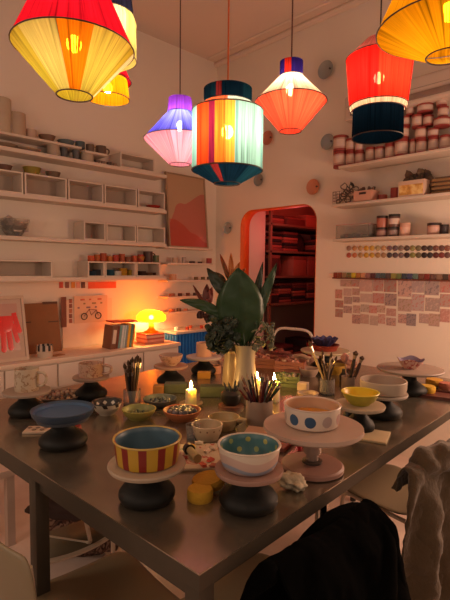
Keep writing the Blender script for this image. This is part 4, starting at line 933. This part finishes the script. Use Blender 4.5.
o = solo('crumpled_tissue', sphere(.036, s=(1.1, .85, .62), sub=4, lump=.16, seed=5), M('d6c2a4', .85, bmp=.9, scale=16), 'crumpled cream wad of tissue beside the wooden turntable base', 'tissue', on(293, 489)+Vector((0, 0, .021)))
dm = o.modifiers.new('crumple', 'DISPLACE'); tx_ = bpy.data.textures.new('crumple', 'VORONOI'); tx_.noise_scale = .02; dm.texture = tx_; dm.strength = .012; dm.texture_coords = 'LOCAL'
block('speckled_tile', 374, 437, .10, .125, .008, 'c2ab86', 'flat speckled cream tile with brown spots near the right edge', 'tile', R(20), .002)
block('small_tile', 38, 431, .09, .07, .008, 'bfa58e', 'small cream tile with dark marks beside the blue plate', 'tile', R(50), .002)
for i in range(5):
    q = on(30+i*4, 430+(i % 2)*2); solo('ink_stamp', lathe([(0, 0), (.008, 0), (.008, .002), (0, .002)], 14), M('7a6458'), 'small dark round mark resting on the cream tile', 'mark', (q.x, q.y, TZ+.0085), group='marks on the small cream tile')
solo('red_fruit', sphere(.02, sub=3, lump=.03), M('9a2420', .4), 'small red ball behind the blue plate wheel', 'ball', on(76, 434)+Vector((0, 0, .02)))
solo('pink_notebook', bev(B(-.08, .08, -.055, .055, 0, .014), .002), M('8c4a3c', .6), 'brownish pink notebook under the edge of the turntable', 'notebook', on(268, 443), R(18))
solo('tan_notebook', bev(B(-.06, .06, -.045, .045, 0, .01), .002), M('b08468', .6), 'tan booklet lying on the brownish notebook', 'booklet', on(262, 438)+Vector((0, 0, .0145)), R(30))
solo('red_stick', bev(B(-.006, .006, -.05, .05, 0, .03), .002), M('c0303a', .4), 'bright pink red marker standing beside the turntable column', 'marker', on(301, 446), R(30))
solo('small_stub', lathe(cyl(.02, .02), 20), M('3c2a22'), 'dark tealight holder in front of the tallest candle', 'holder', on(264, 407))
o = thing('yellow_black_bottle', 'squat black bottle with a yellow band between the yellow bowl wheel and the tile', 'bottle', on(349, 424)); obj('body', lathe([(0, 0), (.022, 0), (.024, .03), (.02, .05), (.012, .062), (0, .062)], 24), M('1c1814', .4), o); obj('band', lathe([(.0245, .012), (.0248, .028)], 24), M('c8a030', .4), o)
# tray with sponges at the right
q = on(437, 396)
o = thing('brown_tray', 'long dark red brown tray at the right edge holding yellow sponges', 'tray', q, R(15)); bm = bmesh.new(); box(bm, -.09, .12, -.07, .07, 0, .006)
for a_ in ((-.09, .12, -.07, -.064), (-.09, .12, .064, .07), (-.09, -.084, -.064, .064), (.114, .12, -.064, .064)): box(bm, *a_, .006, .014)
obj('tray_body', bm, M('5a2a22', .4), o)
for px, py, c, r, lb in ((427, 392, 'cfa02c', .038, 'round yellow sponge at the near end of the brown tray'), (434, 385, 'b8862a', .042, 'ochre sponge behind the yellow one on the brown tray'), (446, 389, 'a4604c', .035, 'reddish brown sponge at the frame side of the brown tray')):
    p = hz(px, py, TZ+.0065)
    s_ = solo('round_sponge', lathe([(0, 0), (r*.93, 0), (r, .008), (r, .026), (r*.92, .032), (0, .032)], 36, wob=.02), M(c, .9, bmp=.5, scale=30), lb, 'sponge', p)
# punnets and clutter behind candles
def crate(px, py, w, d, h, col, label, rz=.6, name='punnet', cat='box'):
    o = thing(name, label, cat, on(px, py), rz); bm = bmesh.new(); t = .003
    box(bm, -w/2, w/2, -d/2, d/2, 0, t)
    for k in range(3):
        z0_ = t+h*k/3; z1_ = z0_+h/3-.003
        box(bm, -w/2, w/2, -d/2, -d/2+t, z0_, z1_); box(bm, -w/2, w/2, d/2-t, d/2, z0_, z1_); box(bm, -w/2, -w/2+t, -d/2+t, d/2-t, z0_, z1_); box(bm, w/2-t, w/2, -d/2+t, d/2-t, z0_, z1_)
    obj('slatted_sides', bm, M(col, .7), o); bm = bmesh.new()
    for sx_ in (-1, 1):
        for sy_ in (-1, 1): box(bm, sx_*(w/2-.006)-.003, sx_*(w/2-.006)+.003, sy_*(d/2-.006)-.003, sy_*(d/2-.006)+.003, t, h)
    obj('corner_posts', bm, M(col, .7), o); return Vector(o.location)
def fill(q, R1, n, cols, label, grp, z0, r=.016):
    for i in range(n):
        a = i*2.4; rr_ = R1*math.sqrt((i+.5)/n)
        s_ = solo('clay_shape', sphere(r, s=(1.3, .8, .6), sub=2, lump=.22, seed=i), M(cols[i % len(cols)], .6), label, 'clay piece', q+Vector((rr_*math.cos(a), rr_*math.sin(a), z0+.01*((i*3) % 3))), i*1.3, group=grp); s_.rotation_euler = (i, i*.5, i)
g = crate(287, 385, .13, .10, .055, '64704a', 'green slatted punnet beside the tallest candle'); fill(g, .045, 12, ['5c6a44', '77805a', 'a08a70'], 'green clay piece in the green punnet', 'pieces in the green punnet', .045)
g = crate(291, 372, .17, .12, .07, 'b0705a', 'pink slatted punnet behind the green one', .5); fill(g, .055, 16, ['a05a48', 'c48a74', '8a4436', 'b89a80'], 'pinkish clay piece in the pink punnet', 'pieces in the pink punnet', .06)
g = crate(262, 366, .18, .12, .06, 'a0644c', 'brown red slatted punnet behind the vase', .5); fill(g, .06, 18, ['8a4034', 'b07058', '6a3a34', 'c49a84'], 'brown red clay piece in the punnet behind the vase', 'pieces in the brown punnet', .055)
block('white_box', 303, 390, .05, .05, .038, 'c9b39c', 'small white cube-like box beside the green punnet', 'box', .4)
bowl('shallow_cream_dish', on(308, 397), .05, .035, .022, M('b8a08c', .4), M('a89078', .4), 'shallow cream dish just behind the polka dot bowl', 'dish')
g = on(320, 372); bowl('white_side_bowl', on(309, 376), .055, .035, .045, M('b89c8a', .4), M('9a8070', .4), 'plain pale bowl between the punnet and the glass jar')
bowl('ochre_bowl', on(336, 374), .06, .03, .055, M('b8903c', .4, var=.3, scale=30), M('a8843c', .4), 'ochre mottled bowl behind the brush jars')
for i, (px, py, s_, c, lb) in enumerate(((345, 369, .055, '9a6c5a', 'pinkish brown crumpled paper bag behind the ochre bowl'), (300, 362, .05, 'c09c80', 'crumpled pale paper behind the pink punnet'), (280, 358, .06, '7a3c34', 'dark red crumpled cloth at the far edge beside the chair'), (250, 358, .06, '8c4a3c', 'rust crumpled cloth behind the vase'), (311, 353, .04, 'cfae94', 'pale folded paper under the wide far wheel'))):
    solo('crumpled_paper', sphere(s_, s=(1.3, 1, .55), sub=4, lump=.2, seed=i+9), M(c, .9, bmp=.9, scale=14), lb, 'paper', on(px, py)+Vector((0, 0, s_*.45)), i)
solo('black_bottle', lathe([(0, 0), (.024, 0), (.026, .035), (.012, .055), (.012, .07), (0, .07)], 24), M('191512', .4), 'small black bottle lying low behind the glass jar', 'bottle', on(344, 382))
solo('peach_cup', lathe(cyl(.03, .045), 24), M('c88a6c'), 'small peach cup behind the jug, beside the peach mug wheel', 'cup', on(216, 373))
ruffle('pink_flower_dish', on(222, 366), .035, .04, M('c89a90', .5), M('b07a70', .5), 'small pink frilled dish behind the cream jug', 5)
# ---------------------------------------------------------------- chairs
OL = M('85745a', .5, var=.05, scale=3); TUBE = M('cdb9a4', .35, .2)
def shell(bm, pts, t=.012):
    pass
def chair(name, loc, rz, label, zs=.46, hb=.82):
    """local: backrest along x at y=0, seat towards +y"""
    o = thing(name, label, 'chair', loc, rz)
    bm = bmesh.new(); n = 10; g = []
    for j in range(n+1):                       # seat
        y = .04+.40*j/n; row = []
        for i in range(n+1):
            u = i/n*2-1; w = .215*(1-.0*j/n)
            e = 1-max(0, (abs(j/n*2-1)-.75)/.25)**2*.16
            x = u*w*e; z = zs+.012*u*u-.010*math.sin(PI*j/n)+(-.012*(max(0, j/n-.8)/.2)**2)
            row.append(bm.verts.new((x, y, z)))
        g.append(row)
    for a, b_ in zip(g, g[1:]):
        for i in range(n): bm.faces.new((a[i], a[i+1], b_[i+1], b_[i]))
    obj('seat', bm, OL, o, solid=.012, sub=1)
    bm = bmesh.new(); g = []
    for j in range(n+1):
        v = j/n; z = hb-.2+.2*v; row = []
        for i in range(n+1):
            u = i/n*2-1; e = 1-max(0, (abs(v*2-1)-.6)/.4)**2*.14
            row.append(bm.verts.new((u*.215*e, -.01-.04*(1-u*u)-.03*v, z)))
        g.append(row)
    for a, b_ in zip(g, g[1:]):
        for i in range(n): bm.faces.new((a[i], a[i+1], b_[i+1], b_[i]))
    obj('backrest', bm, OL, o, solid=.012, sub=1)
    for s in (-1, 1):
        obj('leg', tube(rounded([(s*.2, .42, 0), (s*.19, .38, zs-.02), (s*.19, .05, zs-.02)], .04), .0095, 8), TUBE, o)
        obj('leg', tube(rounded([(s*.2, -.08, 0), (s*.185, .0, zs), (s*.185, -.035, hb-.03)], .05), .0095, 8), TUBE, o)
    obj('stretcher', tube([(-.19, .40, .2), (.19, .40, .2)], .006, 8), TUBE, o)
    obj('stretcher', tube([(-.19, -.045, .22), (.19, -.045, .22)], .006, 8), TUBE, o)
    return o
# right side: two chairs tucked in, coats over them
chA = chair('dining_chair', (-.66, 1.03, 0), PI/2+R(2), 'chair hidden beneath the black jacket', hb=.74)
chB = chair('dining_chair', (-.755, 2.03, 0), PI/2-R(8), 'olive chair with pale tubular legs under the beige coat', hb=.74)
chC = chair('dining_chair', (-1.24, .44, 0), R(-3), 'olive chair at the lower left, nearest the table corner')
fs = thing('folding_stool', 'stool of pale bent tubing with olive seat, under the table before the checked bag', 'stool', hz(80, 560, 0)); L0 = fs.location.copy()
P_ = lambda px, py, z: hz(px, py, z)-L0
a_, b_, c_, d_ = P_(40, 563, .42), P_(113, 534, .42), P_(86, 520, .42), P_(42, 535, .42)
obj('seat_tube', tube(arc(a_, P_(84, 556, .42), b_, 10), .009, 8), TUBE, fs)
bm = bmesh.new(); vs_ = [bm.verts.new(v) for v in [a_*.97+c_*.03]+arc(a_, P_(84, 556, .42), b_, 6)[1:-1]+[b_, c_, d_]]; bm.faces.new(vs_); obj('seat', bm, M('6e5f48'), fs, solid=.01)
obj('back_tube', tube(rounded([P_(84, 512, .60), P_(91, 544, .42), P_(40, 536, .42)], .03), .008, 8), TUBE, fs)
for q_ in (a_, b_, d_, b_+Vector((.03, .03, 0))): obj('leg', tube([q_, (q_.x, q_.y, 0)], .009, 8), TUBE, fs)
m1 = chair('dining_chair', (-2.32, 2.95, 0), PI+R(10), 'white curved metal chair top showing behind the far end of the table', hb=.93)
for c_ in kids(m1):
    if c_.name.startswith('backrest'): bpy.data.objects.remove(c_)
obj('back_hoop', tube(arc((-.185, -.035, .88), (-.18, -.05, 1.0), (-.08, -.05, 1.0), 5)+arc((.08, -.05, 1.0), (.18, -.05, 1.0), (.185, -.035, .88), 5), .011, 8), M('d8c8bc', .4), m1)

def drape(name, label, cat, A, Bp, out, prof, mat, seed=0, amp=.02, nu=44, widen=.0, hem=None, folds=7, top=None):
    """cloth over the line A-B; out = outward unit vector; prof = [(offset outward, height, amp scale)]"""
    A, Bp, out = Vector(A), Vector(Bp), Vector(out).normalized(); d = Bp-A; L = d.length; t = d.normalized()
    rnd = random.Random(seed); ph = [rnd.uniform(0, 6.3) for _ in range(8)]
    bm = bmesh.new(); rows = []
    # resample profile
    P = []
    for (o0, z0, a0), (o1, z1, a1) in zip(prof, prof[1:]):
        k = max(2, int(math.hypot(o1-o0, z1-z0)/.02))
        P += [(o0+(o1-o0)*i/k, z0+(z1-z0)*i/k, a0+(a1-a0)*i/k) for i in range(k)]
    P.append(prof[-1]); nP = len(P); org = A.copy()
    for j, (of, z, am) in enumerate(P):
        row = []
        for i in range(nu+1):
            u = i/nu; s = u*2-1; down = am
            f = math.sin(u*folds*2*PI+ph[0]+down*1.2)*.6+math.sin(u*folds*3.7+ph[1]-down*2)*.5+.4*math.sin(u*23+ph[2]+j*.15)
            p = A+d*u+t*(s*widen*down*L*.5)+out*(of+f*amp*down)
            zt = (top(u) if top else 0)*(1-min(1, down*1.2))
            hz_ = (hem(u) if hem else 0)*max(0, down)**2
            p.z = z+zt+hz_+.008*math.sin(u*17+ph[3]+j*.3)*min(1, down*3)
            row.append(bm.verts.new(p-org))
        rows.append(row)
    for a, b_ in zip(rows, rows[1:]):
        for i in range(nu): bm.faces.new((a[i], a[i+1], b_[i+1], b_[i]))
    o = thing(name, label, cat, org)
    obj('cloth_body', bm, mat, o, solid=.008, sharp=180); return o
BLK = M('050505', 1., spec=.04); BEI = M('54422c', .9, bmp=.35, sheen=.3, scale=25)
pA, pB = hz(266, 578, .80), hz(368, 500, .845)
jk = drape('black_jacket', 'black jacket hanging over the chair back beside the near table edge', 'jacket', (pA.x, pA.y, 0), (pB.x, pB.y, 0), (1, .02, 0),
           [(-.05, .55, .35), (-.035, .78, .1), (-.01, .845, 0), (.03, .845, 0), (.08, .78, .35), (.13, .6, .8), (.16, .35, 1.0), (.17, .12, 1.2)], BLK, 3, .02, widen=.10, folds=4, top=lambda u: -.012*(1-u)+.004*math.sin(u*9))
L0 = Vector(jk.location)
obj('sleeve', tube([hd(370, 508, 1.29)-L0, hd(378, 528, 1.26)-L0, hd(385, 550, 1.24)-L0, hd(379, 580, 1.2)-L0, hd(374, 620, 1.15)-L0], .05, 14, radii=[.02, .035, .042, .046, .05]), BLK, jk, sharp=180)
obj('sleeve', tube([hd(275, 565, 1.04)-L0, hd(258, 582, 1.0)-L0, hd(245, 596, .97)-L0, hd(243, 616, .95)-L0], .03, 14, radii=[.03, .025, .016, .018]), BLK, jk, sharp=180)
obj('collar', tube([hd(292, 548, 1.13)-L0, hd(318, 527, 1.18)-L0, hd(345, 510, 1.25)-L0, hd(364, 503, 1.31)-L0], .02, 12, radii=[.012, .02, .02, .014]), BLK, jk, sharp=180)
def rumple(bm, seed, a):
    rnd = random.Random(seed); ph = [rnd.uniform(0, 6) for _ in range(4)]
    for v in bm.verts: v.co += Vector((math.sin(v.co.z*60+v.co.y*30+ph[0]), math.sin(v.co.z*47+ph[1]), math.sin(v.co.y*55+v.co.x*40+ph[2])))*a
    return bm
cA = hz(410, 468, .80); cB = cA+Vector((.10, .50, 0))
ct = drape('beige_coat', 'crumpled beige brown coat draped over the chair at the right edge', 'coat', (cA.x-.005, cA.y-.04, 0), (cB.x, cB.y, 0), (1, -.2, 0),
           [(-.03, .72, .2), (-.02, .78, .1), (.0, .815, .05), (.04, .81, .05), (.06, .74, .4), (.075, .6, .7), (.09, .4, .9), (.09, .12, 1.1)], BEI, 8, .03, widen=.42, folds=5)
L0 = Vector(ct.location)
bm = tube([cA+(cB-cA)*t-L0+Vector((.01+.02*math.sin(t*5), 0, .0+.02*math.sin(t*7))) for t in [i/24 for i in range(25)]], .06, 26, radii=[.035+.022*math.sin(min(1, i/8)*PI/2) for i in range(25)])
obj('hood', rumple(bm, 4, .007), BEI, ct, sharp=180)
tx_ = bpy.data.textures.new('folds', 'CLOUDS'); tx_.noise_scale = .11; tx_.noise_depth = 3
for rt_ in (ct, jk):
    for k_ in kids(rt_):
        s_ = k_.modifiers.new('fine', 'SUBSURF'); s_.levels = 1; s_.render_levels = 1
        dm = k_.modifiers.new('folds', 'DISPLACE'); dm.texture = tx_; dm.strength = .06 if rt_ is ct else .025; dm.mid_level = .5; dm.texture_coords = 'GLOBAL'
q = hz(452, 446, .75)
o = thing('black_bag', 'small dark bag partly showing behind the beige coat at the right edge', 'bag', (q.x+.14, q.y+.1, .0)); obj('body', sphere(.13, (0, 0, .70), (.5, .9, 1.2), sub=4, lump=.06, seed=2), M('1c1612', .8), o); obj('strap', tube(arc((0, -.08, .8), (-.02, 0, .98), (0, .08, .8), 8), .012, 8), M('1c1612', .8), o)
# plaid bag under the table with tubes
def crumple(bm, seed, a): return rumple(bm, seed, a)
m, nt, b = newmat('plaid_cloth'); x, y, z, v = coords(nt)
nn = noise(nt, 6, v)*.5; pl = (((x+nn)*30).m('FRACT') < .4)+(((z+nn)*26).m('FRACT') < .4)
nt.links.new(ramp(nt, pl*.4, [(0, '8a6a58'), (.3, '5a3a30'), (.7, '2e1d18')]), b.inputs['Base Color']); b.inputs['Roughness'].default_value = .95
q = hz(84, 552, 0)
o = thing('plaid_bag', 'slouching brown checked cloth bag on the floor under the table', 'bag', (q.x, q.y, 0), R(40))
obj('body', crumple(sphere(.2, (0, 0, .15), (1.1, .7, .8), sub=5, lump=.12, seed=4), 2, .006), m, o, sharp=180)
obj('flap', crumple(sphere(.12, (-.08, -.05, .27), (1.3, .8, .5), sub=4, lump=.2, seed=7), 6, .006), M('3a2620', .9), o, sharp=180)
obj('strap', tube(arc((-.15, -.05, .25), (0, -.1, .48), (.14, -.04, .22), 12), .012, 8), M('2e201a', .8), o, sharp=180)
# low white storage under the console side
q = hz(-2, 472, .42)
o = thing('low_bench', 'low white bench with a pink top seen between the table legs at the left', 'bench', (q.x-.15, q.y-.2, 0), R(4)); obj('seat', bev(B(-.25, .18, -.5, .28, .38, .42), .006), M('dcc4b4', .5), o)
for x_ in (-.22, .15):
    for y_ in (-.47, .25): obj('leg', B(x_-.02, x_+.02, y_-.02, y_+.02, 0, .38), M('cdb4a4', .5), o)

# ---------------------------------------------------------------- pendant lamps
def thread(name, stops, tr=.22, bright=1., n=110, sat=None):
    """wound thread: coloured panels round the axis, fine vertical strands, thin gaps between strands"""
    m, nt, b = newmat(name); a, z = angle(nt)
    cmb = nt.nodes.new('ShaderNodeCombineXYZ'); nt.links.new((a*n).k, cmb.inputs[0]); nt.links.new((z*3).k, cmb.inputs[2])
    st = noise(nt, 1, cmb.outputs[0], 2, .6)
    c2 = nt.nodes.new('ShaderNodeCombineXYZ'); nt.links.new((a*34).k, c2.inputs[0]); s2 = noise(nt, 1, c2.outputs[0], 1)
    c = ramp(nt, a, stops)
    dark = mixc(nt, 1.0, c, (0, 0, 0, 1)); dn = dark.node; dn.blend_type = 'MULTIPLY'; dn.inputs[0].default_value = 1
    k = ((st-.5)*2.8+s2*.7+.5).m('MAXIMUM', .12)
    cc = nt.nodes.new('ShaderNodeCombineColor')
    for i in range(3): nt.links.new(k.k, cc.inputs[i])
    nt.links.new(cc.outputs[0], dn.inputs[7])
    t = nt.nodes.new('ShaderNodeBsdfTranslucent'); d = nt.nodes.new('ShaderNodeBsdfDiffuse'); tp = nt.nodes.new('ShaderNodeBsdfTransparent')
    nt.links.new(dark, t.inputs[0]); nt.links.new(dark, d.inputs[0]); nt.links.new(c, tp.inputs[0])
    m1_ = nt.nodes.new('ShaderNodeMixShader'); m1_.inputs[0].default_value = .55
    nt.links.new(d.outputs[0], m1_.inputs[1]); nt.links.new(t.outputs[0], m1_.inputs[2])
    m2_ = nt.nodes.new('ShaderNodeMixShader'); nt.links.new(((st > .5)*tr).k, m2_.inputs[0])
    nt.links.new(m1_.outputs[0], m2_.inputs[1]); nt.links.new(tp.outputs[0], m2_.inputs[2])
    nt.links.new(m2_.outputs[0], nt.nodes['Material Output'].inputs[0]); nt.nodes.remove(b)
    return m
def pendant(label, cx, d, secs, bulb_py, power, bulbcol='ffe2c0', cord='3a2a24', top=True, rings=None, rot=0):
    """secs: (part name, material, [(radius px, image y), ...]) measured at the lamp's distance"""
    P0 = hd(cx, bulb_py, d); sc = d/FPX
    yc = 273-(.0097)*0
    def zz(py): return hd(cx, py, d).z
    def zf(py, r): return hd(cx, py, d-r).z    # height of a ring whose near edge shows at py
    opening = secs[-1][2][-1]
    o = thing('pendant_lamp', label, 'pendant lamp', (P0.x, P0.y, ZC), rot)
    ys = []
    for k, (nm, mt, pts) in enumerate(secs):
        pr_ = [(r*sc, (zz(py) if (r, py) == opening else zf(py, r*sc))-ZC) for r, py in pts]; ys += [z for _, z in pr_]
        sub = []
        for (r0, z0), (r1, z1) in zip(pr_, pr_[1:]):
            sub += [(r0+(r1-r0)*t/4, z0+(z1-z0)*t/4) for t in range(4)]
        obj(nm, lathe(sub+[pr_[-1]], 72), mt, o, sharp=80)
        r, z = pr_[-1]; obj('wire_ring', tube([(r*math.cos(t*PI/20), r*math.sin(t*PI/20), z) for t in range(40)], .0022, 5, closed=True), M('3a2418', .5), o)
    zt = max(ys); zb_ = zz(bulb_py)-ZC
    obj('cord', tube([(0, 0, -.03), (0, 0, zb_+.07)], .003, 6), M(cord, .6), o)
    obj('socket', lathe([(0, zb_+.02), (.014, zb_+.02), (.016, zb_+.07), (0, zb_+.075)], 16), M('2c241f', .5), o)
    obj('ceiling_rose', lathe([(0, -.03), (.03, -.03), (.045, -.012), (.045, 0), (0, 0)], 24), M('d0c0b4'), o)
    obj('bulb', sphere(.021, (0, 0, zb_), (1, 1, 1.15), sub=2), emit(bulbcol, power), o)
    return o
OLV = 'c8b84a'
# angle fraction 0..1 measured round the lamp; .5+atan2/(2pi): the side facing the camera is set with rot
t1 = thread('thread_olive', [(0, 'c8bc34'), (.16, 'e0d890'), (.2, 'b9ae38'), (.34, 'ccc468'), (.455, 'f08410'), (.545, 'cfc450'), (.68, 'bcae34'), (.72, 'e8e0a8'), (.80, 'c2b638')])
t1r = thread('thread_crimson', [(0, 'd81830')])
FACE = math.atan2(-.69, .72)  # direction from scene towards the camera
def face_rot(cx, d, frac=.5):
    P = hd(cx, 268, d); ang = math.atan2(-P.y, -P.x)    # towards the camera
    return ang-(frac-.5)*2*PI
PW = 240
pendant('big olive yellow double-cone thread lamp with a crimson top and orange wedge', 74, 1.32, [('top_cone', t1r, [(14, -80), (20, -50), (59, 17)]), ('bottom_cone', t1, [(59, 17), (17.5, 94.5)])], 44, PW*.5, rot=face_rot(72, 1.32))
t2 = thread('thread_cream', [(0, 'e6d9a0'), (.4, 'efe5b8'), (.6, 'd8cc7c')]); t2n = thread('thread_navy', [(0, '24243c')])
pendant('cream drum thread lamp with a navy top, behind the olive one', 108.5, 1.95, [('collar', t2n, [(22, -24), (25, 2)]), ('drum', t2, [(25, 2), (27.5, 8), (27.5, 46)]), ('bottom_cone', thread('thread_sand', [(0, 'd8c870')]), [(27.5, 46), (12, 68)])], 30, PW*.7, rot=face_rot(106, 1.95))
t3 = thread('thread_amber', [(0, 'f0a010')]); t3r = thread('thread_pinkred', [(0, 'e0203c')])
pendant('small amber bell-shaped thread lamp with a pink red top, behind the big olive one', 108, 2.3, [('top_cone', t3r, [(10, 48), (23, 72)]), ('bell', t3, [(19, 72), (21, 88), (21, 99)])], 88, PW*.5, rot=face_rot(108, 2.3))
t4a = thread('thread_violet', [(0, 'a04ae0')]); t4b = thread('thread_blue', [(0, '5a5ae0'), (.4, '6a70e8'), (.6, '4a50d0')]); t4c = thread('thread_pink', [(0, 'f0908c'), (.45, 'f4a8a8'), (.6, 'f0949a')])
pendant('violet, blue and pink double-cone thread lamp left of the lantern', 180, 2.4, [('collar', t4a, [(11.5, 95), (12.5, 109)]), ('top_cone', t4b, [(12.5, 109), (36, 129)]), ('bottom_cone', t4c, [(36, 129), (10.5, 164)])], 126, PW*1.2, 'fff0e4', cord='4a2c26', rot=face_rot(180, 2.4))
t5n = thread('thread_teal_navy', [(0, '0a1e2e'), (.38, '0e2836'), (.42, '7a2424'), (.46, '0a1c2c'), (.6, '12303e')], tr=.12)
t5 = thread('thread_lantern', [(0, '8cc4c0'), (.342, 'd8401c'), (.38, 'e04a1e'), (.416, '8a2040'), (.445, 'ee7a28'), (.485, 'f4a03c'), (.53, '7aaeb0'), (.545, '9cd0ca'), (.68, '86c0bc')])
t5b = thread('thread_mint', [(0, 'a8c8c4'), (.36, 'd8603c'), (.5, 'c0d8d0')])
pendant('large round lantern of orange, red and pale mint thread with navy ends', 227.5, 1.6, [('collar', t5n, [(24, 81), (24, 96)]), ('shoulder', t5b, [(24, 96), (35.5, 99.5)]), ('drum', t5, [(35.5, 99.5), (35.5, 162)]), ('bottom_cone', t5n, [(35.5, 162), (13, 183)])], 132, PW*1.0, cord='c4602c', rot=face_rot(227.5, 1.6))
t6a = thread('thread_collar', [(0, '2a1e70'), (.40, 'd83020'), (.50, '2a1e70')]); t6b = thread('thread_greywhite', [(0, 'd0c8b0')]); t6c = thread('thread_coral', [(0, 'f04a34'), (.4, 'f0583c'), (.7, 'ee4430')])
pendant('coral red double-cone thread lamp with grey white shoulder and navy red collar', 291, 1.95, [('collar', t6a, [(11.5, 57.5), (11.5, 72)]), ('top_cone', t6b, [(11.5, 72), (35.5, 88)]), ('bottom_cone', t6c, [(35.5, 88), (11, 130.5)])], 90, PW, cord='5a2e26', rot=face_rot(291, 1.95))
t7 = thread('thread_red', [(0, 'e8281c'), (.3, 'd81e18'), (.5, 'f0341e'), (.7, 'd82018')]); t7d = thread('thread_rose', [(0, '8a4c44')]); t7c = thread('thread_band', [(0, 'd8c8a8')]); t7n = thread('thread_ink', [(0, '081826')], tr=.06)
pendant('tapered red thread lamp with a cream band and dark navy foot', 379, 1.9, [('dome', t7d, [(14, 34), (32.5, 43)]), ('drum', t7, [(32.5, 43), (28, 95)]), ('band', t7c, [(28, 95), (26, 101)]), ('foot_drum', t7n, [(24.5, 101), (25, 129)]), ('bottom_disc', t7n, [(25, 129), (10.5, 126)])], 78, PW*1.0, cord='3a2a24', rot=face_rot(379, 1.9))
t8 = thread('thread_gold', [(0, 'e8a814'), (.4, 'e0a010'), (.6, 'eab020')])
pendant('large golden yellow cone thread lamp at the upper right', 449, 1.2, [('top_cone', t8, [(20, -100), (69, -14)]), ('bottom_cone', t8, [(69, -14), (20, 55)])], 12, PW*.4, rot=face_rot(449, 1.2))
# ---------------------------------------------------------------- light
def light(name, kind, loc, power, col, size=.1, **k):
    l = bpy.data.lights.new(name, kind); l.energy = power; l.color = lin(col)[:3]
    if kind != 'SUN': l.shadow_soft_size = size
    o = bpy.data.objects.new(name, l); COL.objects.link(o); o.location = loc; return o
for i, (x, y, z) in enumerate(((-.4, -.7, 1.75), (.9, .4, 1.8), (-1.9, -.8, 1.7))):
    light('fill_light_behind', 'POINT', (x, y, z), (13, 12, 22)[i], 'ffdcbe', .16)  # added fill behind the camera: bare point lights, no pendants modelled there
light('fill_light_beside', 'POINT', (-.3, 2.75, 1.4), 52, 'ffccaa', .16)  # added fill out of view to brighten the lower back wall, no lamp hangs here
light('annex_light', 'POINT', (-3.0, 4.6, 2.5), 5, 'ff4838', .08)
light('annex_light_low', 'POINT', (-3.1, 4.0, 1.9), 3.0, 'ff7a72', .05)
w = bpy.data.worlds.new('world'); SC.world = w; w.use_nodes = True
w.node_tree.nodes['Background'].inputs[0].default_value = lin('eccdb4'); w.node_tree.nodes['Background'].inputs[1].default_value = .28
SC.view_settings.view_transform = 'Standard'; SC.view_settings.look = 'None'; SC.view_settings.gamma = 1; SC.view_settings.use_curve_mapping = False
SC.view_settings.exposure = 0
SC.cycles.use_denoising = True; SC.cycles.max_bounces = 8; SC.cycles.transparent_max_bounces = 24
SC.cycles.sample_clamp_indirect = 4; SC.cycles.caustics_reflective = False; SC.cycles.caustics_refractive = False
